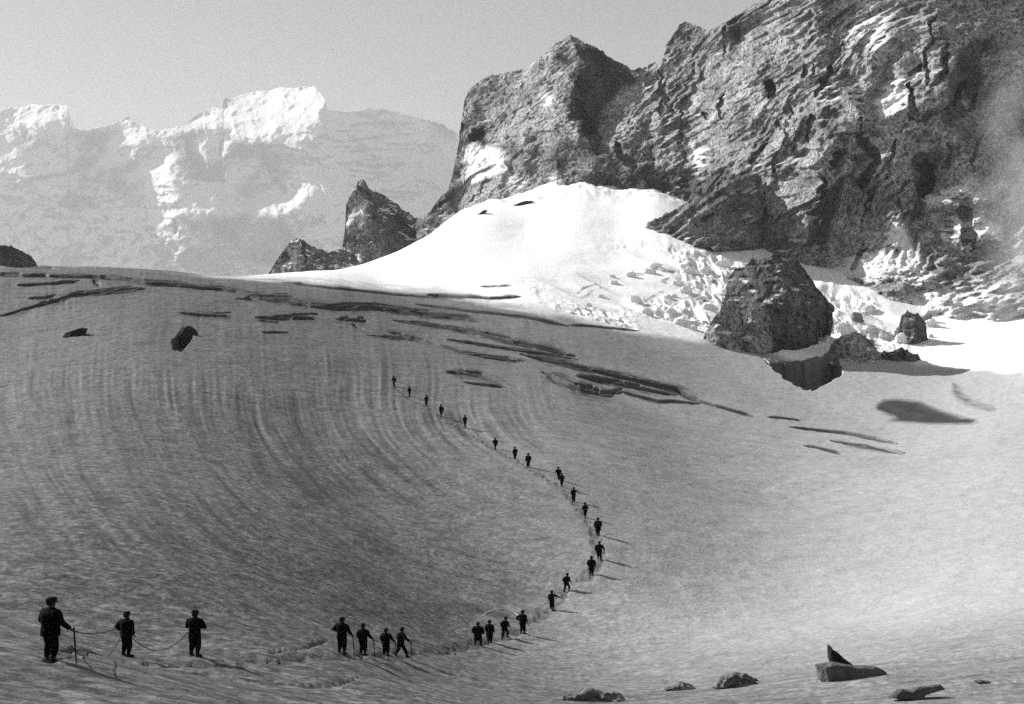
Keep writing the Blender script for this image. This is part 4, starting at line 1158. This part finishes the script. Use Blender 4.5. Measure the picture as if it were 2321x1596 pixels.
for k in range(24):
    u = rr.uniform(1880, 2130); v = rr.uniform(705, 800)
    dd = Dat(u, v)
    s_ = rr.uniform(6, 17)
    prof = [(u + s_ * rr.uniform(0.7, 1.3) * math.cos(a) * 1.1, v - s_ * 0.4 + s_ * rr.uniform(0.7, 1.3) * math.sin(a)) for a in [q * PI / 4 + 0.2 for q in range(8)]]
    block('ice_block', prof, dd, s_ / F * dd * 1.6, M_SNOWBLOCK if k % 4 else M_ICE, 'white ice block in the broken ground right of the black outcrop', 'ice', 'ice blocks right of the outcrop', rough=0.2, seed=120 + k, cuts=3, jag=0.06)
for k, (u, v, w_, h_) in enumerate([(1175,466,34,9),(1088,486,16,9)]):
    dd = Dat(u, v)
    lab = ['dark streak of rock breaking the upper edge of the snowfield', 'small dark rock at the snowfield edge under the wall',][k]
    block('rock', [(u - w_, v + h_), (u - w_ * 0.4, v), (u, v - h_ * 0.4), (u + w_ * 0.5, v - h_), (u + w_, v - h_ * 1.1), (u + w_ * 0.4, v + h_ * 0.3), (u - w_ * 0.3, v + h_)], dd, 5, M_DARKROCK, lab, 'rock', 'rocks at the foot of the wall', rough=0.06, seed=80 + k)

# ------------------------------------------------------------------ drifting mist on the right of the wall
def mist_obj():
    bm = bmesh.new(); bmesh.ops.create_icosphere(bm, subdivisions=3, radius=1)
    me = bpy.data.meshes.new('mist')
    c = Vector([float(q) for q in P(2345, 430, 500)])
    for v in bm.verts:
        v.co = Vector((v.co.x * 23, v.co.y * 34, v.co.z * 66))
    bm.to_mesh(me); bm.free()
    m, nt, pv = volume_mat('mist', 0.0, 0.97, 0.1)
    tc = nt.nodes.new('ShaderNodeTexCoord').outputs['Object']
    n = noise_node(nt, 0.06, 4, 0.65, tc)
    g = nt.nodes.new('ShaderNodeTexCoord').outputs['Generated']
    mp = nt.nodes.new('ShaderNodeVectorMath'); mp.operation = 'SUBTRACT'; mp.inputs[1].default_value = (0.5, 0.5, 0.5); nt.links.new(g, mp.inputs[0])
    ln_ = nt.nodes.new('ShaderNodeVectorMath'); ln_.operation = 'LENGTH'; nt.links.new(mp.outputs[0], ln_.inputs[0])
    fall = nt.nodes.new('ShaderNodeMapRange'); fall.inputs[1].default_value = 0.5; fall.inputs[2].default_value = 0.12; nt.links.new(ln_.outputs['Value'], fall.inputs[0])
    dn = nt.nodes.new('ShaderNodeMapRange'); dn.inputs[1].default_value = 0.42; dn.inputs[2].default_value = 0.72; nt.links.new(n.outputs[0], dn.inputs[0])
    mu = nt.nodes.new('ShaderNodeMath'); mu.operation = 'MULTIPLY'; nt.links.new(fall.outputs[0], mu.inputs[0]); nt.links.new(dn.outputs[0], mu.inputs[1])
    m2 = nt.nodes.new('ShaderNodeMath'); m2.operation = 'MULTIPLY'; m2.inputs[1].default_value = 0.028; nt.links.new(mu.outputs[0], m2.inputs[0])
    nt.links.new(m2.outputs[0], pv.inputs['Density'])
    me.materials.append(m)
    o = link('mist', me); o.location = c
    tag(o, 'pale drifting mist in front of the right edge of the rock wall', 'mist', kind='stuff')
mist_obj()
print('objects', time.time() - T0)


# ------------------------------------------------------------------ air
HAZE = 0.000034
bm = bmesh.new(); bmesh.ops.create_cube(bm, size=1)
for v in bm.verts:
    v.co = Vector((v.co.x * 31000, v.co.y * 31000, -520 if v.co.z < 0 else 4100))
hm = bpy.data.meshes.new('haze'); bm.to_mesh(hm); bm.free()
hm.materials.append(volume_mat('haze', HAZE, 0.95, 0.2)[0])
haze = link('haze', hm); tag(haze, 'thin pale mountain haze filling the air', 'haze', kind='stuff')

# ------------------------------------------------------------------ light
SUN_AZ, SUN_EL = math.radians(60), math.radians(35)      # ahead of the camera and to its left
L = Vector((-math.sin(SUN_AZ) * math.cos(SUN_EL), math.cos(SUN_AZ) * math.cos(SUN_EL), math.sin(SUN_EL)))
sun = bpy.data.lights.new('sun', 'SUN'); sun.energy = 5.0; sun.angle = math.radians(0.5); sun.color = (1, 1, 1)
suno = bpy.data.objects.new('sun', sun); COL.objects.link(suno)
suno.rotation_euler = L.to_track_quat('Z', 'Y').to_euler()
world = bpy.data.worlds.new('World'); sc.world = world; world.use_nodes = True
nt = world.node_tree; nt.nodes.clear()
wo = nt.nodes.new('ShaderNodeOutputWorld'); bg = nt.nodes.new('ShaderNodeBackground')
sky = nt.nodes.new('ShaderNodeTexSky'); sky.sky_type = 'NISHITA'; sky.sun_disc = False
sky.sun_elevation = SUN_EL; sky.sun_rotation = -SUN_AZ; sky.altitude = 3000; sky.air_density = 1.0; sky.dust_density = 1.0
bw = nt.nodes.new('ShaderNodeRGBToBW')
nt.links.new(sky.outputs[0], bw.inputs[0]); nt.links.new(bw.outputs[0], bg.inputs[0])
bg.inputs[1].default_value = 0.05
nt.links.new(bg.outputs[0], wo.inputs[0])

sc.view_settings.view_transform = 'Standard'; sc.view_settings.look = 'None'
sc.view_settings.exposure = 0.85; sc.view_settings.gamma = 1
sc.cycles.use_denoising = False
sc.cycles.max_bounces = 6; sc.cycles.diffuse_bounces = 3; sc.cycles.volume_bounces = 1
print('done', time.time() - T0)
